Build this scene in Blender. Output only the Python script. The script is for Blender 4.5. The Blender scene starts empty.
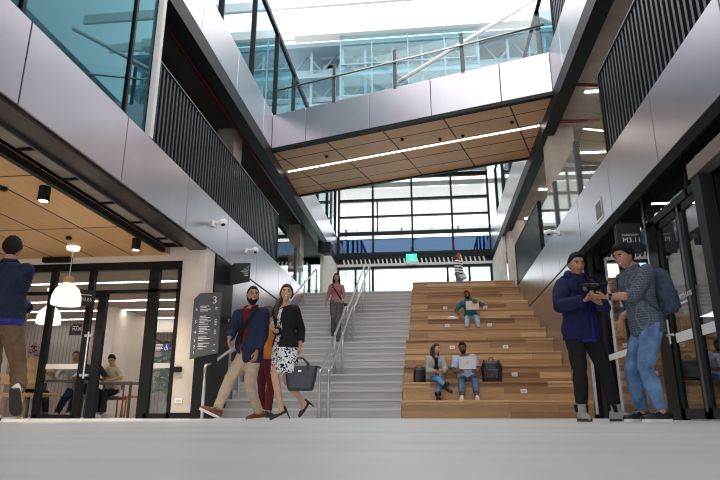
import bpy, math, random
from mathutils import Vector as V, Matrix, noise
random.seed(7)
SC = bpy.context.scene
COL = SC.collection
PI = math.pi

# ------------------------------------------------------------------ camera
F = 600.0
PT = math.atan(174.5 / 600); PS = math.atan(71 * math.cos(PT) / 600)
CAM = V((0, 0, .07))
FW = V((-math.sin(PS) * math.cos(PT), math.cos(PS) * math.cos(PT), math.sin(PT)))
RT = V((math.cos(PS), math.sin(PS), 0)); UP = RT.cross(FW)
cd = bpy.data.cameras.new('camera'); cam = bpy.data.objects.new('camera', cd); COL.objects.link(cam)
cam.matrix_world = Matrix(((RT.x, UP.x, -FW.x, CAM.x), (RT.y, UP.y, -FW.y, CAM.y), (RT.z, UP.z, -FW.z, CAM.z), (0, 0, 0, 1)))
cd.sensor_width = 36; cd.lens = 36 * F / 720; cd.clip_start = .02; cd.clip_end = 300
cd.dof.use_dof = True; cd.dof.focus_distance = 7.5; cd.dof.aperture_fstop = 3.2
SC.camera = cam
SC.view_settings.view_transform = 'Standard'; SC.view_settings.look = 'None'
SC.cycles.filter_width = 1.1; SC.view_settings.gamma = 1; SC.view_settings.use_curve_mapping = False

def at(x, y, Y):
    r = FW * F + RT * (x - 360) - UP * (y - 240)
    return CAM + r * (Y / r.y)

# ------------------------------------------------------------------ materials
MATS = {}
def mat(name, col, rough=.6, metal=0, bump=0, bscale=40, var=0, vscale=6, emit=0, spec=.5, stretch=(1, 1, 1)):
    m = bpy.data.materials.new(name); m.use_nodes = True
    n = m.node_tree.nodes; l = m.node_tree.links; b = n['Principled BSDF']
    b.inputs['Base Color'].default_value = (*col, 1); b.inputs['Roughness'].default_value = rough
    b.inputs['Metallic'].default_value = metal; b.inputs['Specular IOR Level'].default_value = spec
    if emit:
        b.inputs['Emission Color'].default_value = (*col, 1); b.inputs['Emission Strength'].default_value = emit
    if bump or var:
        tc = n.new('ShaderNodeTexCoord'); mp = n.new('ShaderNodeMapping'); mp.inputs['Scale'].default_value = stretch
        l.new(tc.outputs['Object'], mp.inputs['Vector'])
    if var:
        t = n.new('ShaderNodeTexNoise'); t.inputs['Scale'].default_value = vscale; t.inputs['Detail'].default_value = 5
        l.new(mp.outputs[0], t.inputs['Vector'])
        r = n.new('ShaderNodeValToRGB'); e = r.color_ramp.elements
        e[0].position = .3; e[1].position = .7
        e[0].color = (*[max(0, c * (1 - var)) for c in col], 1); e[1].color = (*[min(1, c * (1 + var)) for c in col], 1)
        l.new(t.outputs['Fac'], r.inputs['Fac']); l.new(r.outputs['Color'], b.inputs['Base Color'])
    if bump:
        t = n.new('ShaderNodeTexNoise'); t.inputs['Scale'].default_value = bscale; t.inputs['Detail'].default_value = 4
        l.new(mp.outputs[0], t.inputs['Vector'])
        bp = n.new('ShaderNodeBump'); bp.inputs['Strength'].default_value = bump; bp.inputs['Distance'].default_value = .02
        l.new(t.outputs['Fac'], bp.inputs['Height']); l.new(bp.outputs[0], b.inputs['Normal'])
    MATS[name] = m
    return m

def brickmat(name, c1, c2, mortar, w, h, ms, axes, rough=.5, offset=.37, grain=.25, gscale=(3, 60, 60), spec=.5, bias=0, ramp=None):
    """plank / panel pattern; axes picks (u, v) from object coordinates, 'yz' sums y and z"""
    m = bpy.data.materials.new(name); m.use_nodes = True
    n = m.node_tree.nodes; l = m.node_tree.links; b = n['Principled BSDF']
    b.inputs['Roughness'].default_value = rough; b.inputs['Specular IOR Level'].default_value = spec
    tc = n.new('ShaderNodeTexCoord'); sp = n.new('ShaderNodeSeparateXYZ'); l.new(tc.outputs['Object'], sp.inputs[0])
    cb = n.new('ShaderNodeCombineXYZ')
    def pick(a, sock):
        if len(a) == 2:
            ad = n.new('ShaderNodeMath'); ad.operation = 'ADD'
            l.new(sp.outputs[a[0].upper()], ad.inputs[0]); l.new(sp.outputs[a[1].upper()], ad.inputs[1]); l.new(ad.outputs[0], sock)
        else: l.new(sp.outputs[a.upper()], sock)
    pick(axes[0], cb.inputs[0]); pick(axes[1], cb.inputs[1])
    br = n.new('ShaderNodeTexBrick'); br.offset = offset; br.squash = 1
    l.new(cb.outputs[0], br.inputs['Vector'])
    br.inputs['Color1'].default_value = (*c1, 1); br.inputs['Color2'].default_value = (*c2, 1); br.inputs['Mortar'].default_value = (*mortar, 1)
    br.inputs['Scale'].default_value = 1; br.inputs['Mortar Size'].default_value = ms; br.inputs['Mortar Smooth'].default_value = .1
    br.inputs['Bias'].default_value = bias; br.inputs['Brick Width'].default_value = w; br.inputs['Row Height'].default_value = h
    bcol = br.outputs['Color']
    if ramp:
        cr = n.new('ShaderNodeValToRGB'); l.new(bcol, cr.inputs['Fac']); el = cr.color_ramp.elements
        while len(el) < len(ramp): el.new(.5)
        for e_, (p_, c_) in zip(el, ramp): e_.position = p_; e_.color = (*c_, 1)
        bcol = cr.outputs['Color']
    mp = n.new('ShaderNodeMapping'); mp.inputs['Scale'].default_value = gscale; l.new(tc.outputs['Object'], mp.inputs['Vector'])
    t = n.new('ShaderNodeTexNoise'); t.inputs['Scale'].default_value = 1; t.inputs['Detail'].default_value = 6; l.new(mp.outputs[0], t.inputs['Vector'])
    mr = n.new('ShaderNodeMapRange'); mr.inputs['From Min'].default_value = .3; mr.inputs['From Max'].default_value = .7
    mr.inputs['To Min'].default_value = 1 - grain; mr.inputs['To Max'].default_value = 1 + grain; l.new(t.outputs['Fac'], mr.inputs['Value'])
    mx = n.new('ShaderNodeVectorMath'); mx.operation = 'SCALE'; l.new(bcol, mx.inputs[0]); l.new(mr.outputs[0], mx.inputs['Scale'])
    l.new(mx.outputs[0], b.inputs['Base Color'])
    MATS[name] = m
    return m

def glass(name, tint, refl=1.0, ior=1.5, rough=0, gcol=(1, 1, 1)):
    m = bpy.data.materials.new(name); m.use_nodes = True
    n = m.node_tree.nodes; l = m.node_tree.links; n.remove(n['Principled BSDF']); o = n['Material Output']
    tr = n.new('ShaderNodeBsdfTransparent'); tr.inputs[0].default_value = (*tint, 1)
    gl = n.new('ShaderNodeBsdfGlossy'); gl.inputs['Roughness'].default_value = rough; gl.inputs[0].default_value = (*gcol, 1)
    ge = n.new('ShaderNodeNewGeometry'); dt = n.new('ShaderNodeVectorMath'); dt.operation = 'DOT_PRODUCT'
    l.new(ge.outputs['Normal'], dt.inputs[0]); l.new(ge.outputs['Incoming'], dt.inputs[1])
    ab = n.new('ShaderNodeMath'); ab.operation = 'ABSOLUTE'; l.new(dt.outputs['Value'], ab.inputs[0])
    om = n.new('ShaderNodeMath'); om.operation = 'SUBTRACT'; om.inputs[0].default_value = 1; l.new(ab.outputs[0], om.inputs[1])
    pw = n.new('ShaderNodeMath'); pw.operation = 'POWER'; pw.inputs[1].default_value = 4; l.new(om.outputs[0], pw.inputs[0])
    ma = n.new('ShaderNodeMath'); ma.operation = 'MULTIPLY_ADD'; ma.inputs[1].default_value = .9 * refl; ma.inputs[2].default_value = .07 * refl
    ma.use_clamp = True; l.new(pw.outputs[0], ma.inputs[0])
    mx = n.new('ShaderNodeMixShader'); l.new(ma.outputs[0], mx.inputs[0]); l.new(tr.outputs[0], mx.inputs[1]); l.new(gl.outputs[0], mx.inputs[2])
    l.new(mx.outputs[0], o.inputs['Surface'])
    MATS[name] = m
    return m

def cloth(name, col, rough=.85, var=.18, vs=18, bump=.35): return mat(name, col, rough, 0, bump, 60, var, vs, spec=.25)

def pattern(name, kind, c1, c2, scale=1):
    m = mat(name, c1, .85, spec=.25); n = m.node_tree.nodes; l = m.node_tree.links; b = n['Principled BSDF']
    tc = n.new('ShaderNodeTexCoord')
    if kind == 'check':
        sp = n.new('ShaderNodeSeparateXYZ'); l.new(tc.outputs['Object'], sp.inputs[0]); outs = []
        ad = n.new('ShaderNodeMath'); ad.operation = 'ADD'; l.new(sp.outputs['X'], ad.inputs[0]); l.new(sp.outputs['Y'], ad.inputs[1])
        for s in (ad.outputs[0], sp.outputs['Z']):
            a = n.new('ShaderNodeMath'); a.operation = 'MULTIPLY'; a.inputs[1].default_value = scale; l.new(s, a.inputs[0])
            f = n.new('ShaderNodeMath'); f.operation = 'FRACT'; l.new(a.outputs[0], f.inputs[0])
            g = n.new('ShaderNodeMath'); g.operation = 'LESS_THAN'; g.inputs[1].default_value = .26; l.new(f.outputs[0], g.inputs[0]); outs.append(g.outputs[0])
        mxm = n.new('ShaderNodeMath'); mxm.operation = 'MAXIMUM'; l.new(outs[0], mxm.inputs[0]); l.new(outs[1], mxm.inputs[1]); fac = mxm.outputs[0]
    elif kind == 'stripe':
        sp = n.new('ShaderNodeSeparateXYZ'); l.new(tc.outputs['Object'], sp.inputs[0])
        a = n.new('ShaderNodeMath'); a.operation = 'MULTIPLY'; a.inputs[1].default_value = scale; l.new(sp.outputs['Z'], a.inputs[0])
        f = n.new('ShaderNodeMath'); f.operation = 'FRACT'; l.new(a.outputs[0], f.inputs[0])
        g = n.new('ShaderNodeMath'); g.operation = 'LESS_THAN'; g.inputs[1].default_value = .45; l.new(f.outputs[0], g.inputs[0]); fac = g.outputs[0]
    else:
        t = n.new('ShaderNodeTexNoise'); t.inputs['Scale'].default_value = scale; t.inputs['Detail'].default_value = 2.5; t.inputs['Distortion'].default_value = 1.2
        l.new(tc.outputs['Object'], t.inputs['Vector'])
        g = n.new('ShaderNodeMath'); g.operation = 'GREATER_THAN'; g.inputs[1].default_value = .54; l.new(t.outputs['Fac'], g.inputs[0]); fac = g.outputs[0]
    mx = n.new('ShaderNodeMix'); mx.data_type = 'RGBA'; mx.inputs[6].default_value = (*c1, 1); mx.inputs[7].default_value = (*c2, 1)
    l.new(fac, mx.inputs[0]); l.new(mx.outputs[2], b.inputs['Base Color'])
    return m

# ------------------------------------------------------------------ mesh builder
class MB:
    def __init__(s, org=(0, 0, 0)): s.v = []; s.f = []; s.m = []; s.org = V(org)
    def add(s, vs, fs, m=0):
        b = len(s.v); s.v += [V(p) for p in vs]
        for f in fs: s.f.append(tuple(b + i for i in f)); s.m.append(m)
        return s
    def box(s, x0, x1, y0, y1, z0, z1, m=0, M=None):
        vs = [V((x, y, z)) for x in (x0, x1) for y in (y0, y1) for z in (z0, z1)]
        if M is not None: vs = [M @ p for p in vs]
        return s.add(vs, [(0, 1, 3, 2), (4, 6, 7, 5), (0, 4, 5, 1), (2, 3, 7, 6), (0, 2, 6, 4), (1, 5, 7, 3)], m)
    def prism(s, poly, d, m=0):
        """poly: 3-D points of one face, extruded by vector d"""
        n = len(poly); d = V(d); vs = [V(p) for p in poly] + [V(p) + d for p in poly]
        fs = [tuple(range(n)), tuple(range(2 * n - 1, n - 1, -1))] + [(i, i + n, (i + 1) % n + n, (i + 1) % n) for i in range(n)]
        return s.add(vs, fs, m)
    def loft(s, rings, cap=True, m=0):
        n = len(rings[0]); vs = [p for r in rings for p in r]; fs = []
        for i in range(len(rings) - 1):
            for j in range(n):
                k = (j + 1) % n; fs.append((i * n + j, i * n + k, (i + 1) * n + k, (i + 1) * n + j))
        if cap:
            fs.append(tuple(range(n - 1, -1, -1))); o = (len(rings) - 1) * n; fs.append(tuple(range(o, o + n)))
        return s.add(vs, fs, m)
    def tube(s, pts, r, n=10, m=0, flat=None, up=None):
        pts = [V(p) for p in pts]; k = len(pts); rs = r if isinstance(r, (list, tuple)) else [r] * k; rings = []
        ref = V(up) if up is not None else None
        for i, p in enumerate(pts):
            d = ((pts[min(i + 1, k - 1)] - p).normalized() if i < k - 1 else V()) + ((p - pts[i - 1]).normalized() if i else V())
            d = d.normalized() if d.length > 1e-6 else V((0, 0, 1))
            if ref is None or abs(ref.normalized().dot(d)) > .98:
                ref = V((1, 0, 0)) if abs(d.x) < .8 else V((0, 1, 0))
            a = (ref - d * ref.dot(d)).normalized(); b = d.cross(a); ref = a
            rr = rs[i]; ra, rb = (rr, rr) if flat is None else (rr, rr * flat)
            rings.append([p + a * ra * math.cos(2 * PI * j / n) + b * rb * math.sin(2 * PI * j / n) for j in range(n)])
        return s.loft(rings, True, m)
    def ball(s, c, r, n=12, m=0, M=None):
        c = V(c); r = r if isinstance(r, (tuple, list)) else (r, r, r); rings = []
        for i in range(1, n // 2):
            a = PI * i / (n // 2) - PI / 2
            ring = [V((r[0] * math.cos(a) * math.cos(2 * PI * j / n), r[1] * math.cos(a) * math.sin(2 * PI * j / n), r[2] * math.sin(a))) for j in range(n)]
            rings.append([c + (M @ q if M is not None else q) for q in ring])
        return s.loft(rings, True, m)
    def lathe(s, prof, c=(0, 0, 0), n=24, m=0, cap=True):
        c = V(c); return s.loft([[c + V((r * math.cos(2 * PI * j / n), r * math.sin(2 * PI * j / n), z)) for j in range(n)] for r, z in prof], cap, m)
    def mesh(s, name, mats):
        me = bpy.data.meshes.new(name); me.from_pydata([tuple(p - s.org) for p in s.v], [], s.f)
        for m in mats: me.materials.append(MATS[m] if isinstance(m, str) else m)
        me.polygons.foreach_set('material_index', s.m); me.update(); return me
    def build(s, name, mats, parent=None, smooth=False, bevel=0, loc=None, solid=0):
        mats = mats if isinstance(mats, (list, tuple)) else [mats]
        me = s.mesh(name, mats); o = bpy.data.objects.new(name, me); COL.objects.link(o)
        if parent is not None: o.parent = parent
        if loc is not None: o.location = loc
        if smooth: me.polygons.foreach_set('use_smooth', [True] * len(me.polygons))
        if bevel:
            b = o.modifiers.new('bevel', 'BEVEL'); b.width = bevel; b.segments = 2; b.limit_method = 'ANGLE'
        if solid:
            b = o.modifiers.new('solid', 'SOLIDIFY'); b.thickness = solid; b.offset = 1
        return o

def tag(o, label, cat, group=None):
    o['label'] = label; o['category'] = cat
    if group: o['group'] = group
    return o
def thing(name, label, cat, loc=(0, 0, 0), rz=0, group=None):
    o = bpy.data.objects.new(name, None); COL.objects.link(o); o.location = loc; o.rotation_euler = (0, 0, rz)
    o.empty_display_size = .1
    return tag(o, label, cat, group)
def struct(o): o['kind'] = 'structure'; return o
def sbox(name, m, *b, **k): return struct(MB().box(*b).build(name, m, **k))
def dup(root, loc, rz, label, group=None):
    r = root.copy(); COL.objects.link(r); r.location = loc; r.rotation_euler = (0, 0, rz); r['label'] = label
    if group: r['group'] = group
    for ch in list(root.children):
        c = ch.copy(); COL.objects.link(c); c.parent = r
        for g in list(ch.children):
            d = g.copy(); COL.objects.link(d); d.parent = c
    return r
def text(name, body, size, M, m, parent, align='LEFT', ext=.002):
    """M: 4x4 whose x/y axes span the lettering, in the parent's space"""
    cu = bpy.data.curves.new(name, 'FONT'); cu.body = body; cu.size = size; cu.extrude = ext; cu.align_x = align
    t = bpy.data.objects.new(name, cu); COL.objects.link(t)
    dg = bpy.context.evaluated_depsgraph_get(); me = bpy.data.meshes.new_from_object(t.evaluated_get(dg))
    bpy.data.objects.remove(t); bpy.data.curves.remove(cu)
    me.transform(M); me.materials.clear(); me.materials.append(MATS[m])
    o = bpy.data.objects.new(name, me); COL.objects.link(o); o.parent = parent
    return o
def frame_m(o, x, y):
    x = V(x).normalized(); y = V(y).normalized(); z = x.cross(y)
    return Matrix(((x.x, y.x, z.x, o[0]), (x.y, y.y, z.y, o[1]), (x.z, y.z, z.z, o[2]), (0, 0, 0, 1)))

# ------------------------------------------------------------------ palette
mat('silver', (.50, .475, .515), .30, .95, var=.05, vscale=1.2)
mat('black_metal', (.006, .007, .008), .45, spec=.22)
mat('dark_steel', (.009, .011, .013), .5, spec=.25)
mat('bronze', (.22, .17, .145), .4, .4)
mat('louver_metal', (.035, .042, .05), .4, .5)
mat('grey_post', (.09, .09, .10), .4, .5)
mat('gutter', (.006, .0065, .007), .8, spec=.12)
mat('concrete', (.62, .54, .47), .85, var=.16, vscale=2.2, bump=.25, bscale=25)
mat('pale_concrete', (.70, .62, .55), .85, var=.1, vscale=2, bump=.15)
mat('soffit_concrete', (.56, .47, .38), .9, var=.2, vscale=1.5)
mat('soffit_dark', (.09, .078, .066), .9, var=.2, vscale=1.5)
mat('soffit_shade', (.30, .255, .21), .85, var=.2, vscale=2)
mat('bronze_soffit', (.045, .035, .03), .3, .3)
mat('white_paint', (.78, .77, .75), .6)
mat('cream_wall', (.72, .63, .56), .7, var=.04, vscale=3)
mat('steel_tube', (.62, .60, .58), .28, .9)
mat('white_plastic', (.85, .85, .85), .4)
mat('floor_stone', (.66, .675, .68), .40, var=.12, vscale=1.1, stretch=(.6, 3, 1))
mat('stone_nosing', (.60, .585, .575), .6)
brickmat('stair_stone', (.50, .475, .46), (.40, .385, .38), (.33, .32, .31), 2.4, .5, .0, ('x', 'yz'), .65, .4, .16, (1.2, 14, 30))
brickmat('oak', (0, 0, 0), (1, 1, 1), (.25, .25, .25), 2.3, .1233, .0035, ('x', 'yz'), .42, .37, .16, (2.2, 40, 40), ramp=[(0, (.22, .10, .038)), (.22, (.38, .20, .083)), (.6, (.53, .305, .14)), (1, (.68, .44, .225))])
brickmat('oak_pale', (.78, .54, .32), (.70, .46, .26), (.02, .015, .01), 1.6, .70, .02, ('x', 'y'), .5, 0, .08, (1.2, 30, 30))
brickmat('ceiling_oak', (.68, .40, .18), (.58, .32, .135), (.012, .01, .008), .8, 2.2, .018, ('x', 'y'), .5, 0, .1, (30, 1.5, 30))
brickmat('cafe_ceiling', (.40, .30, .235), (.36, .27, .21), (.2, .15, .12), 3, .3, .006, ('x', 'y'), .6, .3, .08, (2, 20, 20))
brickmat('slat_wall', (.36, .30, .275), (.33, .275, .25), (.20, .16, .145), .11, 6, .012, ('x', 'z'), .7, 0, .05)
mat('glow_white', (1, .97, .92), emit=6.5)
mat('glow_warm', (1, .9, .74), emit=6)
mat('shade_white', (.9, .84, .74), .5, emit=.45)
mat('exit_green', (.0, .55, .28), .4, emit=1.2)
mat('sign_black', (.014, .017, .018), .45)
mat('sign_grey', (.075, .08, .09), .45)
mat('sign_ink', (.72, .72, .72), .6)
mat('sign_blue', (.02, .05, .32), .5)
mat('red_pipe', (.22, .015, .02), .4)
mat('orange_plastic', (.80, .16, .02), .4)
mat('ply', (.52, .33, .15), .5, var=.1, vscale=8)
mat('table_top', (.20, .17, .15), .4)
mat('pot_grey', (.30, .32, .31), .8, bump=.1)
mat('leaf', (.045, .15, .025), .6, var=.4, vscale=5, spec=.12)
mat('leaf_light', (.17, .32, .04), .6, var=.3, vscale=5, spec=.12)
mat('soil', (.02, .014, .01), .95)
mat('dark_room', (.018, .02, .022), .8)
mat('truss_blue', (.28, .40, .46), .6)
mat('deck_grey', (.62, .60, .56), .5)
mat('wing_cyan', (.84, .93, .95), .6, var=.25, vscale=.5)
mat('room_teal', (.06, .17, .21), .6)
glass('clear_glass', (.93, .97, .97), .55)
glass('cafe_glass', (.92, .95, .95), .22)
glass('shop_glass', (.72, .76, .77), 1.3)
glass('blue_glass', (.13, .40, .48), 1.0, gcol=(.36, .72, .82))
glass('high_glass', (.80, .95, .97), .9, gcol=(.85, .97, 1))
glass('pale_blue_glass', (.55, .80, .86), 1.2, gcol=(.8, .95, 1))
glass('mid_blue_glass', (.36, .58, .66), 1.4, gcol=(.8, .95, 1))
mat('spandrel_blue', (.10, .20, .36), .5)
glass('deep_blue_glass', (.30, .48, .70), 1.3, gcol=(.5, .75, 1))
# ================================================================== THE SETTING
XL, XR = -4.1, 2.95
Y0 = 11.7                      # foot of the stairs
F1 = 4.05                      # first upper floor
YB = 26.8                      # far window wall
sbox('floor', 'floor_stone', -16, 12, -14, 17.2, -.12, 0)

def fascia(x, sgn, z0, z1, y0, y1, joints, name):
    """silver cladding on a dark backing, split at the joints"""
    mb = MB(); ys = [y0] + joints + [y1]
    for a, b in zip(ys[:-1], ys[1:]):
        lip = .02
        xa, xb = sorted((x, x + sgn * .04))
        mb.box(xa, xb, a + .009, b - .009, z0, z1)
    o = struct(mb.build(name, 'silver', bevel=.006))
    return o
jl = [2.9, 5.08, 7.22, 9.45, 11.6, 13.8, 16.0, 18.2, 20.4, 22.6, 24.8]
jr = [1.6, 3.5, 5.4, 7.37, 9.37, 11.4, 13.4, 15.4, 17.4, 19.4, 21.4, 23.4]
fascia(XL, -1, 3.12, 4.1, -5, YB, jl, 'trim_1')
fascia(XR, 1, 3.12, 4.1, -5, YB, jr, 'trim_2')
fascia(XL, -1, 7.06, 8.08, -3, YB, jl, 'trim_3')
fascia(XR, 1, 7.06, 8.08, -3, YB, jr, 'trim_4')
# slabs behind the cladding (dark edges, concrete undersides)
def slab(name, x0, x1, y0, y1, z0, z1, under):
    o = MB().box(x0, x1, y0, y1, z0, z1, 0).build(name, ['dark_steel', under])
    for p in o.data.polygons:
        if p.normal.z < -.5: p.material_index = 1
    return struct(o)
slab('floor_left_gallery', -12, XL - .045, -5, YB + .2, 3.15, F1, 'gutter')
slab('floor_right_gallery', XR + .10, 10, -5, YB + .2, 3.56, F1, 'gutter')
sbox('trim_18', 'gutter', XR + .045, XR + .095, -5, YB, 3.12, F1)
slab('floor_upper', XL - .04, XR + .04, 19.85, YB + .2, 3.15, F1, 'gutter')
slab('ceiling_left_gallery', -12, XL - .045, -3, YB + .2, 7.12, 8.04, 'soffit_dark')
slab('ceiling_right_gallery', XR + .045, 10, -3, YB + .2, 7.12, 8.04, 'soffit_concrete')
# steel edge channels below the upper cladding
for nm, x, s in (('trim_5', XL, -1), ('trim_6', XR, 1)):
    a, b = sorted((x, x + s * .3))
    struct(MB().box(a, b, -3, YB, 6.70, 7.05).build(nm, 'dark_steel'))
# dark recess under the lower cladding on the shop side
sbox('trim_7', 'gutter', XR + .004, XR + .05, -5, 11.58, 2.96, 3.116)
# wall planes beside the stairs (same silver panels, thin groove above)
def sidewall(name, x, sgn, y0, y1, js):
    mb = MB(); ys = [y0] + [j for j in js if y0 < j < y1] + [y1]
    for a, b in zip(ys[:-1], ys[1:]):
        xa, xb = sorted((x, x + sgn * .05)); mb.box(xa, xb, a + .006, b - .006, 0.07, 3.085)
    xa, xb = sorted((x + sgn * .052, x + sgn * .12)); mb.box(xa, xb, y0, y1, 0, 3.14, 1)
    return struct(mb.build(name, ['silver', 'gutter'], bevel=.004))
sidewall('wall_left', XL, -1, 12.15, 20.2, jl)
sidewall('wall_right', XR, 1, 11.62, 20.6, jr)
sbox('wall_left_black_panel', 'black_metal', XL - .12, XL + .004, 11.05, 12.14, 0, 3.11)
# far pale walls under the upper cladding
sbox('wall_left_far', 'pale_concrete', XL - .12, XL, 23.0, YB - .1, F1, 6.7)
sbox('wall_right_far', 'pale_concrete', XR, XR + .12, 22.8, YB - .1, F1, 6.7)
# outer walls of the galleries
sbox('wall_left_outer', 'dark_room', -12.1, -12, -5, YB, F1, 7.12)
# right outer wall: solid base, then window openings to the daylight
mb = MB()
mb.box(10, 10.1, -5, 12, F1, 7.12).box(10, 10.1, 12, YB, F1, 4.5).box(10, 10.1, 12, YB, 6.75, 7.12)
for y in (14, 16, 18, 20, 22, 24, 26): mb.box(10, 10.1, y, y + .12, 4.5, 6.75)
mb.box(10, 10.1, 12, YB, 5.7, 5.78)
struct(mb.build('wall_right_outer', 'dark_steel'))
# end walls of the galleries
mb = MB()
mb.box(-12, XL - .3, YB, YB + .1, F1, 4.3).box(-12, XL - .3, YB, YB + .1, 6.8, 7.12)
for x in (-11.9, -10, -8, -6.2, -4.5): mb.box(x, x + .1, YB, YB + .1, 4.3, 6.8)
mb.box(-12, XL - .3, YB, YB + .1, 5.5, 5.6)
mb.box(XR + .3, 10, YB, YB + .1, F1, 4.5).box(XR + .3, 10, YB, YB + .1, 6.6, 7.12).box(XR + .3, 10, YB, YB + .1, 5.55, 5.63)
for x in (3.3, 4.8, 6.3, 7.8, 9.3): mb.box(x, x + .1, YB, YB + .1, 4.5, 6.6)
struct(mb.build('wall_back_gallery', 'dark_steel'))
struct(MB().box(-12, XL - .3, YB + .03, YB + .05, 4.3, 6.8).box(XR + .3, 10, YB + .03, YB + .05, 4.5, 6.6).build('window_1', 'high_glass'))
# level-three set-back slabs and the glazing of the second upper floor
fascia(-4.7, -1, 11.1, 12.35, -1, YB, jl, 'trim_8')
sbox('trim_19', 'dark_steel', -4.9, -4.69, -1, YB, 12.37, 12.55)
fascia(3.9, 1, 11.1, 12.35, 6, YB, jr, 'trim_9')
slab('ceiling_left_upper', -12, -4.75, -1, YB, 11.15, 12.3, 'soffit_concrete')
slab('ceiling_right_upper', 3.95, 10, 6, YB, 11.15, 12.3, 'soffit_concrete')
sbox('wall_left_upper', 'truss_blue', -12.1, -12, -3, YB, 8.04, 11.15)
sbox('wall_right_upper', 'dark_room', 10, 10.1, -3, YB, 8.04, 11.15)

def glazing(name, x, y0, y1, z0, z1, step, gm, fm='dark_steel', t=.05, rails=(), th=.03, dp=.07):
    g = struct(MB().box(x - .006, x + .006, y0, y1, z0, z1).build(name, gm))
    mb = MB(); y = y0
    while y < y1 + .01:
        mb.box(x - dp, x + dp, y - t / 2, y + t / 2, z0, z1); y += step
    for z in (z0, z1) + tuple(rails): mb.box(x - dp * .8, x + dp * .8, y0, y1, z - th, z + th)
    fr = mb.build('window_frame', fm, parent=g)
    return g
glazing('window_2', -4.25, 8.4, YB, 8.1, 11.1, 2.3, 'mid_blue_glass')
glazing('window_3', 3.35, 12.8, YB, 8.1, 11.1, 2.3, 'mid_blue_glass')
glazing('window_4', -4.17, -1.66, 7.8, 4.12, 7.04, 2.21, 'blue_glass', rails=(), dp=.035)
# dark room behind the near left glazing
sbox('wall_left_room', 'room_teal', -8.1, -8, -1, 7.9, F1, 7.12)
sbox('wall_left_room_near', 'room_teal', -8, -4.3, -1.1, -1, F1, 7.12)
sbox('wall_left_room_end', 'room_teal', -8, -4.3, 7.84, 7.9, F1, 7.12)
sbox('ceiling_sky_blocker', 'white_paint', XL, XR, -9, 4.2, 7.1, 8.0)  # unseen slab added overhead to cut sky light and darken the near cladding
sbox('wall_sky_blocker', 'white_paint', -14, 10, -9.2, -9.0, 5.0, 8.0)  # unseen wall added behind the camera to hold back the sky
# ---------------- far window wall
g = struct(MB().box(XL, XR, YB - .01, YB + .01, 7.95, 15.6).build('window_5', 'clear_glass'))
mb = MB()
for x in (-4.05, -2.43, -.59, 1.26, 3.0 - .05): mb.box(x - .045, x + .045, YB - .1, YB + .1, F1 if x in (-4.05, 2.95) else 6.5, 11.6)
for x in (-2.22, ): mb.box(x - .03, x + .03, YB - .05, YB + .05, 8.2, 9.8)
for z, h in ((9.85, .06), (9.03, .04), (8.2, .08), (7.2, .07), (11.02, .1)): mb.box(XL, XR, YB - .08, YB + .08, z - h, z + h)
mb.build('window_frame', 'dark_steel', parent=g)
mb = MB()
for x in (-4.05, -2.43, -.59, 1.26, 2.95): mb.box(x - .03, x + .03, YB - .06, YB + .06, 11.6, 19.0)
for z in (13.2, 15.5, 17.3): mb.box(XL, XR, YB - .05, YB + .05, z - .03, z + .03)
mb.build('upper_frame', 'truss_blue', parent=g)
struct(MB().box(XL, XR, YB - .012, YB + .012, 15.6, 19.0).build('window_6', 'high_glass'))
g = struct(MB().box(XL, XR, YB - .012, YB + .012, 7.22, 7.9).build('window_7', 'deep_blue_glass'))
MB().box(XL, XR, YB + .5, YB + .6, 7.1, 8.1).build('spandrel_panel', 'spandrel_blue', parent=g)
# grille and portal header over the doors
mb = MB(); mb.box(XL, XR, YB - .05, YB + .12, 6.98, 7.15).box(XL, XR, YB + .1, YB + .14, 6.6, 7.0)
struct(mb.build('trim_10', 'dark_steel'))
mb = MB()
for i in range(34):
    x = XL + .3 + i * .2
    if x < XR - .2: mb.prism([(x, YB - .02, 6.74), (x + .07, YB - .02, 6.74), (x + .02, YB - .02, 6.97), (x - .05, YB - .02, 6.97)], (0, .06, 0))
struct(mb.build('trim_11', 'white_paint'))
sbox('trim_12', 'white_paint', XL, XR, YB - .12, YB + .12, 6.6, 6.72)
sbox('trim_13', 'dark_steel', XL, XR, YB - .1, YB + .1, 6.48, 6.6)
# doors either side of the wide opening
for i, (x0, x1) in enumerate(((XL + .05, -2.45), (.95, XR - .05))):
    g = struct(MB().box(x0, x1, YB - .012, YB + .012, F1, 6.48).build('window_%d' % (8 + i), 'high_glass'))
    mb = MB()
    for x in (x0, (x0 + x1) / 2, x1): mb.box(x - .05, x + .05, YB - .06, YB + .06, F1, 6.48)
    for z in (F1 + .05, 5.35): mb.box(x0, x1, YB - .05, YB + .05, z, z + .08)
    mb.build('window_frame', 'dark_steel', parent=g)
# gallery ceiling at the far end, grey metal deck
sbox('ceiling_far', 'deck_grey', XL, XR, 22.6, YB - .15, 11.1, 11.4)
sbox('ceiling_canopy', 'deck_grey', -7, 6, YB + .15, YB + 4.5, 10.55, 10.8)
mb = MB()
for z in (9.35, 10.1): mb.box(-6, 6, YB + 6, YB + 6.1, z, z + .22)
for x in (-4.6, -1.4, 1.8): mb.box(x, x + .12, YB + 6, YB + 6.1, 7.5, 11.5)
struct(mb.build('wall_back_street', 'wing_cyan'))
# frames of the atrium roof: white beams and a pale roof edge
for i in range(7):
    y = 12 + i * 2.6
    struct(MB().box(-9, 9, y, y + .18, 19.6, 20.1).build('ceiling_beam' if i == 0 else 'ceiling_beam.%03d' % i, 'white_paint'))
struct(MB().box(-6.5, 6.5, YB - .3, YB + .3, 19.0, 19.5).build('trim_14', 'white_paint'))
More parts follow.
